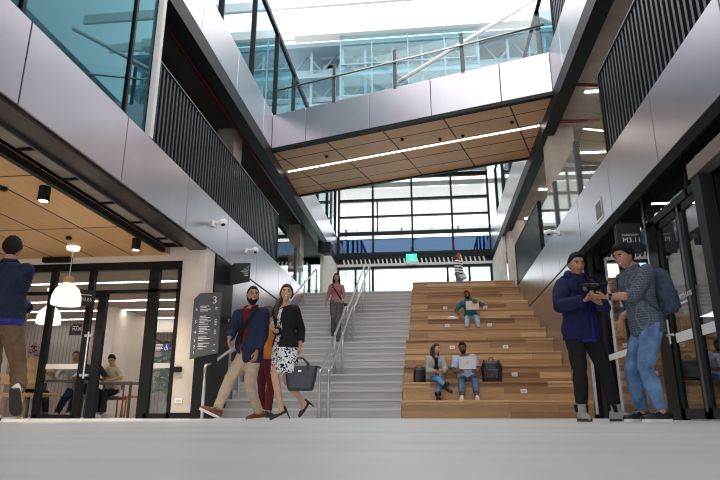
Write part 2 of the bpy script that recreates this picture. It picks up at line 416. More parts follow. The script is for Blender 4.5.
# added bars imitating truss-like reflections in the high glass
mb = MB()
for z in (16.4, 18.1):
    mb.box(-7, 7, YB + 2.0, YB + 2.3, z, z + .28)
    for i in range(9):
        x = -7 + i * 1.6; mb.tube([(x, YB + 2.15, z + .2), (x + .8, YB + 2.15, z + 1.3), (x + 1.6, YB + 2.15, z + .2)], .07, 6)
struct(mb.build('wall_back_reflection_bars', 'truss_blue'))
# upper storeys of the wing beyond the glass
mb = MB(); rr = random.Random(11)
for z in (15.6, 17.4, 19.3): mb.box(-8, 8, YB + 1.2, YB + 4, z, z + .25)
for i in range(11): x = -7.5 + i * 1.5 + rr.uniform(-.3, .3); mb.box(x, x + .14, YB + 1.6, YB + 1.75, 15.6, 19.3)
for i in range(16):
    x = rr.uniform(-6, 5); z = rr.uniform(16., 19.2); mb.box(x, x + rr.uniform(.5, 2.2), YB + 2.2, YB + 2.6, z, z + rr.uniform(.08, .35))
struct(mb.build('wall_back_storeys', 'truss_blue'))
sbox('wall_back_wing', 'wing_cyan', -9, 9, YB + 4, YB + 4.2, 16.2, 22)

# ================================================================== STAIRS AND BLEACHER
NR, RISE, TREAD = 22, F1 / 22, .385
st = thing('staircase', 'wide grey stone staircase rising beside the timber seating', 'staircase', (0, Y0, 0))
for i in range(NR):
    y = Y0 + TREAD * i; x1 = -.56 if i < 10 else -.50
    o = MB((0, Y0, 0)).box(XL + .012, x1, y, y + TREAD + .06, RISE * i - (.02 if i else 0), RISE * (i + 1) - .012).build('step', 'stair_stone', st)
    MB((0, Y0, 0)).box(XL + .012, x1 + .002, y - .012, y + .05, RISE * (i + 1) - .04, RISE * (i + 1)).build('nosing', 'stone_nosing', o)
BT, BR = .77, .371
def bz(n): return .325 + BR * (n - 1)
bl = thing('tiered_seating', 'stepped oak bleacher seating filling the hall beside the stone stairs', 'bleacher', (0, Y0, 0))
for n in range(1, 13):
    y = Y0 + BT * (n - 1); x0 = -.55 if n < 6 else -.49
    y1 = y + BT + .04 if n < 12 else y + .5
    MB((0, Y0, 0)).box(x0, XR - .005, y, y1, 0.002 if n == 1 else bz(n - 1) - .01, bz(n) - .04).box(x0, XR - .005, y - .022, y1, bz(n) - .04, bz(n)).build('step', 'oak', bl, bevel=.005)
# power outlets let into the risers
for i, (x, n, lab) in enumerate(((1.83, 2, 'white outlet box low on the timber seating, below the dark backpack'),
        (1.78, 3, 'white outlet box on the riser just behind the dark backpack'),
        (1.82, 5, 'white outlet box on the riser fifth from the floor, further from the stairs'),
        (.56, 5, 'white outlet box on the riser above the seated couple'),
        (1.63, 7, 'white outlet box beside the man in the teal top'),
        (.51, 7, 'white outlet box behind the white cloth beside the man in teal'),
        (1.69, 9, 'white outlet box on the upper riser, further from the stairs'),
        (.52, 9, 'white outlet box on the upper riser, nearer the stairs'))):
    z = bz(n) - BR * .5; y = Y0 + BT * (n - 1)
    b = MB((x, y, z)).box(x - .062, x + .062, y - .018, y - .001, z - .042, z + .042).build('wall_outlet', 'white_plastic', bevel=.006, loc=(x, y, z))
    tag(b, lab, 'outlet', 'outlets on the timber seating')
    MB((x, y, z)).box(x - .035, x + .035, y - .021, y - .018, z - .018, z + .018).build('socket_face', 'stone_nosing', b)
# handrails
def zst(y): return RISE * (1 + (y - Y0) / TREAD)
def handrail(name, label, x, flights, group):
    t = thing(name, label, 'handrail', (x, flights[0][0], zst(flights[0][0]) if flights[0][0] >= Y0 else 0), group=group)
    org = V(t.location)
    def zf(y): return .0 if y < Y0 else min(F1, zst(y) - .09)
    def zb(y): return .002 if y < Y0 - .012 else RISE * min(NR, math.floor((y + .03 - Y0) / TREAD) + 1) + .003
    for (a, b) in flights:
        pts = [V((x, a, zb(a))), V((x, a, zf(a) + .84)), V((x, a + .03, zf(a) + .89)), V((x, a + .25, zf(a) + .92)), V((x, b - .1, zf(b) + .92)), V((x, b - .03, zf(b) + .90)), V((x, b, zf(b) + .84)), V((x, b, zb(b)))]
        MB(org).tube(pts, .027, 10).build('rail', 'steel_tube', t, smooth=True)
        n = max(1, int((b - a) / 1.6))
        for i in range(1, n):
            y = a + (b - a) * i / n
            MB(org).tube([(x, y, zb(y)), (x, y, zf(y) + .91)], .025, 8).build('post', 'steel_tube', t, smooth=True)
    return t
handrail('handrail', 'steel handrail up the middle of the stone stairs, one nearer the timber seating', -1.93, [(Y0 - .06, 15.3), (15.6, 19.95)], 'handrails in the middle of the stairs')
handrail('handrail', 'steel handrail up the middle of the stone stairs, one nearer the silver wall', -2.1, [(Y0 - .06, 15.3), (15.6, 19.95)], 'handrails in the middle of the stairs')
handrail('handrail', 'steel handrail along the silver wall beside the black directory sign', -3.85, [(10.2, 14.0), (14.3, 20.3)], 'handrails along the wall')

# ================================================================== BRIDGE
A0 = V((XL, 14.66, 0)); A1 = V((XR, 12.42, 0)); ln = (A1 - A0).length; ang = math.atan2(A1.y - A0.y, A1.x - A0.x)
br = thing('footbridge', 'silver clad footbridge with timber soffit crossing high over the stairs', 'bridge', (A0.x, A0.y, 7.05), ang)
W = 3.45
def slabp(d0, d1, z0, z1, e0=0, e1=0):
    # quadrilateral in plan following the side walls
    f = lambda d: d * math.sin(-ang) / math.cos(ang)
    p = [(-f(d0) + e0, d0), (ln - f(d0) - e1, d0), (ln - f(d1) - e1, d1), (-f(d1) + e0, d1)]
    return [(a, b, z0) for a, b in p], (0, 0, z1 - z0)
mb = MB()
xs = [.0, 1.05, 2.9, 4.55, 6.25, ln]
for a, b in zip(xs[:-1], xs[1:]): mb.box(a + .008, b - .008, 0, .04, .0, 1.0)
mb.build('fascia', 'silver', br, bevel=.005)
MB().prism(*slabp(.05, W - .05, .03, .98)).build('deck', 'dark_steel', br)
MB().prism(*slabp(.0, .14, -.09, -.005)).build('edge_beam', 'dark_steel', br)
MB().prism(*slabp(W - .1, W, -.09, 1.0)).build('edge_beam', 'dark_steel', br)
MB().prism(*slabp(.14, W - .1, -.05, .028)).build('soffit', 'oak_pale', br)
MB().box(-.36, ln - .52, W * .43, W * .43 + .05, -.06, -.045).build('light_strip', 'glow_white', br)
for x, d in ((1.2, .95), (3.5, .8), (4.4, 1.2), (5.0, 1.25), (6.3, 1.0)):
    MB().lathe([(.03, -.11), (.045, -.09), (.045, -.05)], (x, d, 0), 10).build('sprinkler', 'black_metal', br)
gp = [.35, 1.88, 3.62, 5.38, ln - .1]
for x in gp[1:4]: MB().box(x - .045, x + .045, .0, .06, .95, 2.1).build('post', 'grey_post', br)
MB().tube([(.1, -.03, 1.72), (ln - .05, -.03, 1.72)], .026, 10).build('handrail', 'steel_tube', br, smooth=True)
for a, b in zip(gp[:-1], gp[1:]): MB().box(a + .05, b - .05, .02, .035, 1.0, 2.05).build('glass_panel', 'clear_glass', br)
# slender white stair brace behind the bridge
b = MB().tube([at(398, 82, 17.5), at(543, -6, 17.5)], .07, 8).build('steel_brace', 'white_paint', smooth=True)
tag(b, 'slender white diagonal brace seen above the footbridge', 'brace')

# ================================================================== LOUVRED BALUSTRADES
def louver(label, x, y0, y1, z0, z1, group, sgn=1, name='slatted_balustrade', pitch=.135):
    t = thing(name, label, 'balustrade', (x, y0, z0), group=group); o = V(t.location)
    mb = MB(o); n = int((y1 - y0) / pitch)
    for i in range(n):
        y = y0 + (i + .5) * (y1 - y0) / n; xa, xb = sorted((x + sgn * .02, x + sgn * .075)); mb.box(xa, xb, y - .028, y + .028, z0, z1 - .03)
    mb.build('slats', 'louver_metal', t)
    xa, xb = sorted((x + sgn * .08, x + sgn * .10)); MB(o).box(xa, xb, y0, y1, z0, z1 - .03).build('backing_panel', 'gutter', t)
    xa, xb = sorted((x, x + sgn * .11)); MB(o).box(xa, xb, y0, y1, z1 - .03, z1).build('top_rail', 'grey_post', t)
    for y in (y0, y1 - .04): MB(o).box(xa, xb, y, y + .04, z0, z1 - .03).build('end_post', 'dark_steel', t)
    return t
GL = 'dark slatted balustrades above the lower cladding'
louver('long dark slatted balustrade on the cafe side, above the silver band', XL, 7.98, 15.75, 4.11, 5.5, GL, -1)
louver('dark slatted balustrade above the shop doors, nearest the camera', XR, 2.2, 9.32, 4.11, 5.55, GL, 1)
louver('dark slatted balustrade beside the top rows of timber seating', XR, 15.36, 19.75, 4.11, 5.5, GL, 1)
louver('dark slatted balustrade one level above the footbridge end', XR, 7.5, 11.9, 8.1, 9.5, GL, 1)
# glass balustrades with dark posts
def glassrail(label, x, y0, y1, posts, z, h=1.1):
    t = thing('glass_balustrade', label, 'balustrade', (x, y0, z), group='glass balustrades'); o = V(t.location)
    MB(o).box(x - .007, x + .007, y0, y1, z, z + h).build('glass_panel', 'clear_glass', t)
    for y in posts: MB(o).box(x - .05, x + .05, y - .05, y + .05, z, z + h + .03).build('post', 'grey_post', t)
    return t
glassrail('clear glass balustrade with two dark posts, shop side between the slatted panels', XR + .06, 9.36, 15.3, (11.27, 13.4), 4.11, 1.1)
glassrail('clear glass balustrade at the far end on the cafe side, past the slatted panel', XL - .06, 15.8, 22.9, (18.3, 20.6), 4.11, 1.1)
sbox('trim_15', 'white_paint', XL - .08, XL + .01, 7.86, 7.96, 4.11, 7.05)

# ================================================================== COLUMNS
def column(label, x0, x1, y0, y1, z0, z1, m='concrete'):
    c = ((x0 + x1) / 2, (y0 + y1) / 2, z0)
    o = MB(c).box(x0, x1, y0, y1, z0, z1).build('concrete_column', m, bevel=.015, loc=c); o['kind'] = 'structure'
    return o
column('', -5.2, -4.75, 13.5, 14.15, F1, 7.12)
column('', -5.2, -4.75, 21.6, 22.3, F1, 7.12)
column('', 3.1, 3.72, 14.0, 14.7, F1, 7.12)
column('', 3.1, 3.72, 22.1, 22.8, F1, 7.12)
column('', -4.60, -4.12, 10.62, 11.04, 0, 3.15, 'pale_concrete')
sbox('baseboard_left', 'black_metal', -4.61, -4.1, 10.6, 11.05, 0, .1)
# ================================================================== LEFT LOBBY AND CAFE
sbox('ceiling_lobby', 'ceiling_oak', -14, -4.86, -4, 10.6, 3.0, 3.1)
# black trim channel, ducts and hangers between the soffit and the silver band
sbox('trim_16', 'black_metal', -4.9, -4.82, -4, 10.3, 2.965, 3.06)
mb = MB()
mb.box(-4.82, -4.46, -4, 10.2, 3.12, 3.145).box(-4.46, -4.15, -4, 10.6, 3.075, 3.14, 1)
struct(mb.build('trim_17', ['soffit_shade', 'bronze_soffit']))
t = thing('cable_tray', 'grey metal service tray with hangers above the edge of the timber soffit', 'tray', (-4.6, 3.0, 3.0)); o = V(t.location)
MB(o).box(-4.49, -4.465, -2, 10.1, 3.03, 3.10).build('tray', 'grey_post', t)
for i in range(8):
    y = 3.2 + i * .95; MB(o).box(-4.80, -4.49, y, y + .035, 3.085, 3.118).build('hanger', 'dark_steel', t)
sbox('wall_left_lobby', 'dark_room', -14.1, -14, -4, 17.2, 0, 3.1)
sbox('wall_cafe_bulkhead', 'cream_wall', -14, -4.3, 10.6, 10.72, 2.88, 3.15)
# cafe shell
CX0, CX1, CY1 = -12.5, -4.24, 16.9
sbox('wall_cafe_back', 'slat_wall', CX0, CX1, CY1, CY1 + .1, 0, 3.1)
sbox('wall_cafe_pier', 'cream_wall', -8.4, -8.0, 14.6, CY1, 0, 2.74)
sbox('wall_cafe_side', 'cream_wall', CX1, CX1 + .08, 11.05, CY1, 0, 3.1)
sbox('wall_cafe_end', 'cream_wall', CX0 - .1, CX0, 10.7, CY1, 0, 3.1)
sbox('wall_cafe_head', 'cream_wall', -8.3, CX1, CY1 - .25, CY1, 2.35, 2.75)
sbox('ceiling_cafe', 'cafe_ceiling', CX0, CX1, 10.7, CY1, 2.74, 2.8)
# glazed shopfront in a black frame
GYF = 10.66
g = struct(MB().box(-7.13, -6.42, GYF - .006, GYF + .006, 0.06, 2.73).box(-6.42, -5.05, GYF - .006, GYF + .006, 2.34, 2.73)
           .box(-5.03, -4.65, GYF - .006, GYF + .006, 0.06, 2.73).box(-12, -7.2, GYF - .006, GYF + .006, 2.34, 2.73).build('window_10', 'cafe_glass'))
mb = MB(); a, b = GYF - .05, GYF + .05
mb.box(-12, -4.60, a, b, 2.73, 2.88).box(-12, -4.60, a, b, 2.28, 2.34)
for x0, x1 in ((-7.23, -7.12), (-6.44, -6.33), (-6.2, -6.04), (-5.23, -5.03), (-4.67, -4.60)): mb.box(x0, x1, a, b, 0, 2.3 if x0 == -6.2 else 2.75)
for x in (-9.0, -10.8): mb.box(x, x + .08, a, b, 0, 2.75)
mb.box(-7.2, -6.4, a, b, 0, .07).box(-5.1, -4.60, a, b, 0, .09).box(-6.44, -6.04, a + .01, b - .01, 2.2, 2.3)
mb.build('window_frame', 'black_metal', parent=g)
MB().box(-7.1, -6.45, GYF - .009, GYF - .006, .88, .97).box(-5.0, -4.67, GYF - .009, GYF - .006, .88, .97).build('safety_band', 'stone_nosing', parent=g)
MB().tube([(-6.28, GYF - .1, .7), (-6.28, GYF - .1, 1.55)], .018, 8).box(-6.36, -6.2, GYF - .1, GYF - .04, 1.46, 1.5).box(-6.36, -6.2, GYF - .1, GYF - .04, .74, .78).build('door_handle', 'steel_tube', parent=g)
# ceiling line lights in the cafe
for y, lab in ((11.7, 'white linear ceiling light in the cafe, nearest the glass'), (13.7, 'white linear ceiling light in the cafe, second from the glass'), (15.0, 'white linear ceiling light in the cafe, third from the glass'), (16.4, 'white linear ceiling light in the cafe, nearest the slatted wall')):
    t = thing('ceiling_light', lab, 'ceiling light', (-7.5, y, 2.74), group='linear lights in the cafe')
    MB().box(-4.2, 3.0, -.04, .04, -.012, -.002).build('diffuser', 'glow_white', t)
    MB().box(-4.22, 3.02, -.055, .055, -.008, -.001).build('housing', 'white_paint', t)
for i, (x, y) in enumerate(((-5.9, 12.6), (-5.6, 14.3))):
    t = thing('ceiling_vent', ('oval black ceiling vent in the cafe, nearer the glass', 'oval black ceiling vent in the cafe, nearer the slatted wall')[i], 'vent', (x, y, 2.74), group='cafe ceiling vents')
    MB().lathe([(.14, -.03), (.16, -.012), (.16, -.001)], (0, 0, 0), 20).build('vent_ring', 'black_metal', t)
    MB().lathe([(.02, -.036), (.06, -.031)], (0, 0, 0), 16).build('vent_core', 'grey_post', t)
# downlights, sprinklers under the timber soffit
GD = 'downlights under the timber soffit'
for x, y, lab in ((-5.04, 7.0, 'black cylinder downlight at the edge of the soffit, nearer the camera'), (-4.98, 9.5, 'black cylinder downlight by the end of the timber soffit')):
    t = thing('downlight', lab, 'downlight', (x, y, 3.0), group=GD)
    MB().lathe([(.0, -.18), (.062, -.20), (.075, -.20), (.075, -.0)], n=20).build('housing', 'black_metal', t, smooth=False)
    MB().lathe([(.02, -.203), (.058, -.2025)], n=20).build('lens', 'glow_warm', t)
for i, (x, y) in enumerate(((-6.08, 9.25), (-5.6, 6.95))):
    tag(MB().lathe([(.04, -.05), (.05, -.03), (.045, -.001)], n=14).build('ceiling_sprinkler', 'black_metal', loc=(x, y, 3.0)), ('small black sprinkler by the pendant lamp cord', 'small black sprinkler on the soffit near the left picture edge')[i], 'sprinkler', 'sprinklers in the soffit')
v = MB().box(-.28, .28, -.12, .0, -.09, .0).box(-.2, .2, -.15, -.12, -.075, -.02).build('wall_projector', 'black_metal', loc=(-7.1, 10.6, 2.99))
tag(v, 'flat black unit fixed to the cream bulkhead over the cafe glass', 'projector')
# pendants
def pendant(label, x, y, zb, zt):
    t = thing('pendant_lamp', label, 'pendant lamp', (x, y, zt), group='dome pendants')
    h = zt - zb
    MB().lathe([(.10, -.07), (.115, -.05), (.115, -.001)], n=20).build('ceiling_rose', 'shade_white', t, smooth=False)
    MB().tube([(0, 0, -.06), (0, 0, -h + .48)], .007, 6).build('cord', 'white_paint', t)
    MB().lathe([(.085, -h + .38), (.085, -h + .50), (.07, -h + .51)], n=20).build('lamp_holder', 'ply', t)
    MB().lathe([(.235, -h), (.245, -h + .03), (.235, -h + .16), (.19, -h + .28), (.11, -h + .36), (.09, -h + .385)], n=28, cap=False).build('lamp_shade', 'shade_white', t, smooth=True, solid=.006)
    MB().ball((0, 0, -h + .12), .06, 12).build('bulb', 'glow_warm', t, smooth=True)
pendant('white dome pendant lamp hanging below the timber soffit', -6.36, 9.85, 1.93, 3.0)
p = at(47, 331, 12.2); pendant('white dome pendant lamp inside the cafe behind the dark post', p.x, 12.2, at(47, 324, 12.2).z, 2.74)
# furniture in the cafe
def chair(name, label, x, y, rz, m, z=0, group='cafe chairs'):
    t = thing(name, label, 'chair', (x, y, z), rz, group)
    for sx in (-1, 1):
        MB().tube([(sx * .2, -.2, 0), (sx * .185, -.18, .44)], .018, 8).build('leg', m, t, smooth=True)
        MB().tube([(sx * .2, .22, 0), (sx * .19, .19, .44), (sx * .18, .24, .80)], .018, 8).build('leg', m, t, smooth=True)
    MB().box(-.22, .22, -.22, .22, .43, .46).build('seat', m, t, bevel=.01)
    MB().box(-.2, .2, .205, .235, .62, .80).build('backrest', m, t, bevel=.012)
    for y_ in (-.19, .17): MB().box(-.19, .19, y_, y_ + .025, .385, .43).build('apron', m, t)
    return t
def table(label, x0, x1, y0, y1, h=.74):
    t = thing('cafe_table', label, 'table', ((x0 + x1) / 2, (y0 + y1) / 2, 0), group='cafe tables'); o = V(t.location)
    MB(o).box(x0, x1, y0, y1, h - .035, h).build('tabletop', 'table_top', t, bevel=.005)
    for x in (x0 + .06, x1 - .06):
        for y in (y0 + .06, y1 - .06): MB(o).tube([(x, y, 0), (x, y, h - .035)], .028, 8).build('leg', 'grey_post', t)
    return t
table('dark cafe table behind the glass panel beside the woman in beige', -8.1, -7.0, 11.6, 12.2)
table('long dark cafe table seen through the open cafe door', -7.1, -6.05, 12.0, 12.75, .72)
table('small dark table at the back of the cafe by the plant', -5.6, -4.9, 13.3, 13.9)
chair('wooden_chair', 'pale plywood chair with its back to the lobby, woman in beige seated on it', -7.36, 10.98, PI - .12, 'ply')
chair('wooden_chair', 'pale plywood chair at the far side of the walking man in brown trousers', -7.95, 11.05, PI + .35, 'ply')
chair('orange_chair', 'orange chair at the end of the long cafe table', -6.62, 13.25, -.9, 'orange_plastic')
chair('wooden_chair', 'dark chair under the man in dark clothes at the long table', -7.42, 12.72, PI / 2, 'table_top')
chair('wooden_chair', 'dark chair under the black haired person in cream', -7.12, 13.22, .2, 'table_top')
chair('wooden_chair', 'dark chair under the person in jeans behind the glass panel', -7.72, 12.72, .1, 'table_top')
# potted plant
t = thing('potted_plant', 'leafy green plant in a grey pot inside the cafe window', 'plant', (-5.07, 11.6, 0))
MB().lathe([(.13, 0), (.15, .02), (.19, .30), (.195, .31), (.17, .31), (.16, .27)], n=22).build('pot', 'pot_grey', t, smooth=False)
MB().lathe([(.01, .275), (.155, .27)], n=18).build('soil', 'soil', t)
for k in range(5):
    a = k * 1.3; MB().tube([(.03 * math.cos(a), .03 * math.sin(a), .25), (.08 * math.cos(a), .08 * math.sin(a), .7), (.17 * math.cos(a), .17 * math.sin(a), 1.1 + .07 * k)], [.012, .009, .005], 6).build('stem', 'leaf', t)
rr = random.Random(3); mb = MB()
for k in range(120):
    a = rr.uniform(0, 2 * PI); z = rr.uniform(.42, 1.42); r = rr.uniform(.02, .23) * (1 - .3 * abs(z - .9)); tilt = rr.uniform(-.5, .9); L = rr.uniform(.17, .30); w = L * .34
    M = Matrix.Translation((r * math.cos(a), r * math.sin(a), z)) @ Matrix.Rotation(a, 4, 'Z') @ Matrix.Rotation(-tilt, 4, 'Y')
    pts = [(0, 0, 0), (L * .3, w, .015), (L * .7, w * .8, .01), (L, 0, -.03), (L * .7, -w * .8, .01), (L * .3, -w, .015), (L * .5, 0, -.008)]
    mb.add([M @ V(p) for p in pts], [(0, 1, 6), (1, 2, 6), (2, 3, 6), (3, 4, 6), (4, 5, 6), (5, 0, 6)], 1 if rr.random() < .3 else 0)
mb.build('foliage', ['leaf', 'leaf_light'], t)
# signs of the cafe
def plate(name, label, cat, o, x, y, w, h, cut=.0, m='sign_black', th=.02, cutside='tl', skew=0):
    """flat sign: o = lower corner, x/y unit directions"""
    t = thing(name, label, cat, o)
    X = V(x).normalized(); Y = V(y).normalized(); N = X.cross(Y)
    P = [(0, 0), (w, skew), (w, h), (cut, h), (0, h - cut)] if cut else [(0, 0), (w, 0), (w, h), (0, h)]
    MB().prism([X * a + Y * b - N * th for a, b in P], N * th).build('panel', m, t)
    return t, X, Y, N
def letter(t, X, Y, N, u, v, s, body, m='sign_ink', name='lettering', align='LEFT'):
    text(name, body, s, frame_m(X * u + Y * v + N * .003, X, Y), m, t, align)
def bars(t, X, Y, N, rows, hgt, m='sign_ink', name='lettering'):
    mb = MB()
    for u, v, w in rows: mb.prism([X * u + Y * v, X * (u + w) + Y * v, X * (u + w) + Y * (v + hgt), X * u + Y * (v + hgt)], N * .003)
    mb.build(name, m, t)
t, X, Y, N = plate('room_sign', 'small black room sign on the cafe glass beside the door', 'sign', (-6.72, GYF - .012, 1.5), (1, 0, 0), (0, 0, 1), .23, .22, .06)
letter(t, X, Y, N, .05, .09, .075, 'M3.05'); bars(t, X, Y, N, [(.05, .16, .12)], .012)
t, X, Y, N = plate('blade_sign', 'black blade sign projecting over the cafe door', 'sign', (-6.50, GYF - .34, 2.02), (.72, .69, 0), (0, 0, 1), .36, .3, .05)
letter(t, X, Y, N, .09, .09, .085, 'M3.05'); bars(t, X, Y, N, [(.09, .2, .2)], .014)
t, X, Y, N = plate('access_sign', 'black notice with a blue accessibility symbol on the cafe glass', 'sign', (-5.0, GYF - .012, 1.18), (1, 0, 0), (0, 0, 1), .27, .15)
bars(t, X, Y, N, [(.01, .12, .13), (.01, .095, .14), (.01, .07, .12), (.01, .045, .14), (.01, .02, .1)], .012)
MB().box(.17, .262, -.004, .0, .01, .14).build('symbol_panel', 'sign_blue', t)
mb = MB().ball((.215, -.006, .115), (.011, .003, .011), 8).tube([(.213, -.006, .1), (.208, -.006, .07), (.232, -.006, .066), (.245, -.006, .03)], .006, 6)
mb.tube([(.21, -.006, .09), (.236, -.006, .088)], .005, 6).tube([(.2 + .024 * math.cos(a), -.006, .047 + .024 * math.sin(a)) for a in [i * .5 + 2 for i in range(10)]], .0045, 6)
mb.build('wheelchair_symbol', 'sign_ink', t)
# directory totem
t, X, Y, N = plate('directory_sign', 'tall dark grey floor directory listing levels 6 to 1 beside the concrete column', 'sign', (-4.25, 10.45, 1.02), (1, -.06, 0), (0, 0, 1), .52, 1.19, .11, 'sign_grey', .05, skew=.10)
letter(t, X, Y, N, .36, .99, .19, '3')
rows = []
for k, (num, v, n) in enumerate((('6', .98, 4), ('5', .72, 6), ('4', .50, 5), ('3', .33, 3), ('2', .20, 3), ('1', .085, 1))):
    v = v * .86 + .015; letter(t, X, Y, N, .05, v, .08, num)
    for j in range(n): rows.append((.14, v + .05 - j * .029 + (.07 if n > 4 else .03), (.17, .12, .2, .15, .22, .1)[(j + k) % 6]))
    if k != 3: rows += [(.43, v + .05 - j * .029, .04) for j in range(max(1, n - 2))]
bars(t, X, Y, N, rows, .013)
MB().box(.09, .50, .0, .05, -1.02, .12).build('plinth', 'black_metal', t)
# hanging level sign
t, X, Y, N = plate('hanging_sign', 'black wayfinding plate projecting from the silver wall above the bearded man', 'sign', (-4.1, 11.9, 2.66), (1, 0, 0), (0, 0, 1), .43, .47, .07, 'sign_black', .03, skew=.07)
for k, (s, w) in enumerate((('L3', .1), ('L2  4', .18), ('LIBRARY', .3), ('CAFE', .24), ('LABS', .2))): letter(t, X, Y, N, .40, .37 - k * .046, .045, s, align='RIGHT')
t = thing('number_sign', 'tiny black blade plate on the silver wall by the directory', 'sign', (-4.09, 11.7, 1.83))
MB().box(0, .2, 0, .015, 0, .13).build('panel', 'sign_black', t)
text('lettering', '3', .09, frame_m((.07, -.003, .03), (1, 0, 0), (0, 0, 1)), 'sign_ink', t)
# fixtures on the column and walls
f = MB((-4.5, 10.6, .9)).box(-4.62, -4.44, 10.55, 10.62, .80, .90).build('wall_mount_box', 'black_metal', bevel=.01, loc=(-4.5, 10.6, .9)); tag(f, 'small black box fixed to the foot of the pale column', 'reader')
f = MB((-4.45, 10.6, .3)).box(-4.52, -4.38, 10.60, 10.622, .26, .35).build('power_outlet', 'white_plastic', bevel=.005, loc=(-4.45, 10.6, .3)); tag(f, 'white power outlet low on the pale column', 'outlet')
MB((-4.45, 10.6, .3)).box(-4.49, -4.41, 10.597, 10.6, .29, .32).build('socket_face', 'stone_nosing', f)
def cctv(label, x, y, z, s):
    t = thing('security_camera', label, 'camera', (x, y, z), group='security cameras')
    MB().box(*sorted((0, s * .05)), -.06, .06, -.06, .06).build('wall_plate', 'white_plastic', t, bevel=.01)
    MB().tube([(s * .05, 0, 0), (s * .2, -.05, .03)], .035, 10).build('arm', 'white_plastic', t, smooth=True)
    MB().ball((s * .24, -.07, .0), (.085, .085, .07), 14).build('dome', 'white_plastic', t, smooth=True)
    MB().ball((s * .25, -.09, -.03), .05, 10).build('lens', 'black_metal', t, smooth=True)
cctv('white dome security camera on the silver band above the directory sign', XL, 10.7, 3.62, 1)
cctv('white dome security camera on the silver band further along, above the hanging sign', XL, 12.9, 3.66, 1)
cctv('white dome security camera on the silver wall beside the timber seating', XR, 13.1, 3.92, -1)
v = MB((XR, 10.05, 3.39)).box(XR - .012, XR, 9.86, 10.24, 3.22, 3.58).build('wall_vent', 'steel_tube', bevel=.003, loc=(XR, 10.05, 3.39)); tag(v, 'square metal access panel set in the silver band over the doors', 'panel')
MB((XR, 10.05, 3.39)).box(XR - .016, XR - .012, 9.9, 10.2, 3.26, 3.54).build('cover', 'grey_post', v)
v = MB((XR, 15.4, 2.75)).box(XR - .012, XR, 12.78, 13.0, 2.62, 2.92).build('wall_panel', 'grey_post', bevel=.003, loc=(XR, 15.4, 2.75)); tag(v, 'small grey control panel on the silver wall beside the man in the hoodie', 'panel')
# exit sign over the far doors
t = thing('exit_sign', 'green and white running man exit sign over the far doors', 'sign', (-.66, YB - .3, 6.92))
MB().box(-.24, .24, -.03, .03, -.15, .16).build('panel', 'exit_green', t)
MB().box(-.1, .1, -.034, -.03, -.14, .14).build('door_symbol', 'white_plastic', t)
mb = MB().ball((.02, -.04, .09), (.03, .006, .03), 8).tube([(.0, -.04, .06), (-.02, -.04, -.03), (.05, -.04, -.07), (.03, -.04, -.15)], .018, 6).tube([(-.02, -.04, -.03), (-.09, -.04, -.1)], .016, 6).tube([(0, -.04, .04), (.08, -.04, .0)], .012, 6)
mb.build('running_man', 'exit_green', t)
MB().box(-.24, .24, -.03, .03, -.30, -.155).build('lower_panel', 'white_plastic', t)
MB().box(-.02, .02, -.01, .01, .16, .5).build('hanger', 'dark_steel', t)

# ================================================================== RIGHT SHOPFRONT
GX = 3.2
g = struct(MB().box(GX - .006, GX + .006, 2.5, 11.35, .08, 3.54).build('window_11', 'shop_glass'))
mb = MB(); a, b = GX - .05, GX + .06
for y0, y1 in ((11.33, 11.6), (10.0, 10.06), (8.34, 8.72), (6.5, 6.92), (5.0, 5.3), (3.6, 3.7)): mb.box(a, b, y0, y1, 0, 2.66)
for y in (11.36, 10.03, 8.53, 7.2, 5.9, 4.6, 3.3): mb.box(a, b - .04, y - .03, y + .03, 2.6, 3.54)
mb.box(a, b, 2.5, 8.65, 2.6, 2.70).box(a, b, 2.5, 11.5, 3.48, 3.555).box(a, b, 8.6, 11.5, 0, .07)
mb.build('window_frame', 'black_metal', parent=g)
MB().box(GX - .004, GX + .06, 8.55, 8.62, 1.9, 2.55).box(GX - .06, GX - .045, 8.66, 8.70, 2.05, 3.5).box(GX - .06, GX - .045, 10.0, 10.03, 1.9, 3.4).build('mullion_strip', 'steel_tube', parent=g)
MB().box(GX - .012, GX - .007, 8.75, 11.3, .99, 1.09).box(GX - .012, GX - .007, 7.7, 8.3, .96, 1.08).box(GX - .012, GX - .007, 6.95, 7.5, .96, 1.08).box(GX - .012, GX - .007, 5.3, 6.5, .96, 1.08).build('safety_band', 'white_plastic', parent=g)
def leaf(n, y0, y1):
    d = struct(MB().box(GX - .03, GX - .01, y0, y1, 0.02, .14).box(GX - .03, GX - .01, y0, y0 + .10, .02, 2.6).box(GX - .03, GX - .01, y1 - .10, y1, .02, 2.6).box(GX - .03, GX - .01, y0, y1, 2.5, 2.6).build('door_%d' % n, 'dark_steel'))
    return d
d1 = leaf(1, 7.58, 8.34); d2 = leaf(2, 6.92, 7.56)
MB().tube([(GX - .09, 8.24, .95), (GX - .09, 8.24, 1.26)], .014, 8).tube([(GX - .03, 8.24, 1.06), (GX - .12, 8.24, 1.06)], .012, 8).tube([(GX - .09, 8.3, 1.06), (GX - .09, 8.12, 1.06)], .012, 8).build('door_handle', 'steel_tube', parent=d1)
MB().box(GX - .036, GX - .03, 7.56, 7.62, .1, 2.6).build('door_edge', 'sign_grey', parent=d1)
tx = text('door_lettering', 'THE ADAPTED LABS', .085, frame_m((GX - .035, 8.28, 1.46), (0, -1, 0), (0, 0, 1)), 'sign_ink', d1)
MB().box(GX - .034, GX - .03, 7.68, 8.28, 1.40, 1.425).build('door_rule', 'sign_ink', parent=d1)
t, X, Y, N = plate('room_blade_sign', 'black sign lettered M3.11 over the glass doors', 'sign', (2.79, 8.8, 2.31), (1, 0, 0), (0, 0, 1), .34, .46, 0, 'sign_black', .03)
letter(t, X, Y, N, .07, .17, .105, 'M3.11'); letter(t, X, Y, N, .07, .27, .04, 'CLASSROOM')
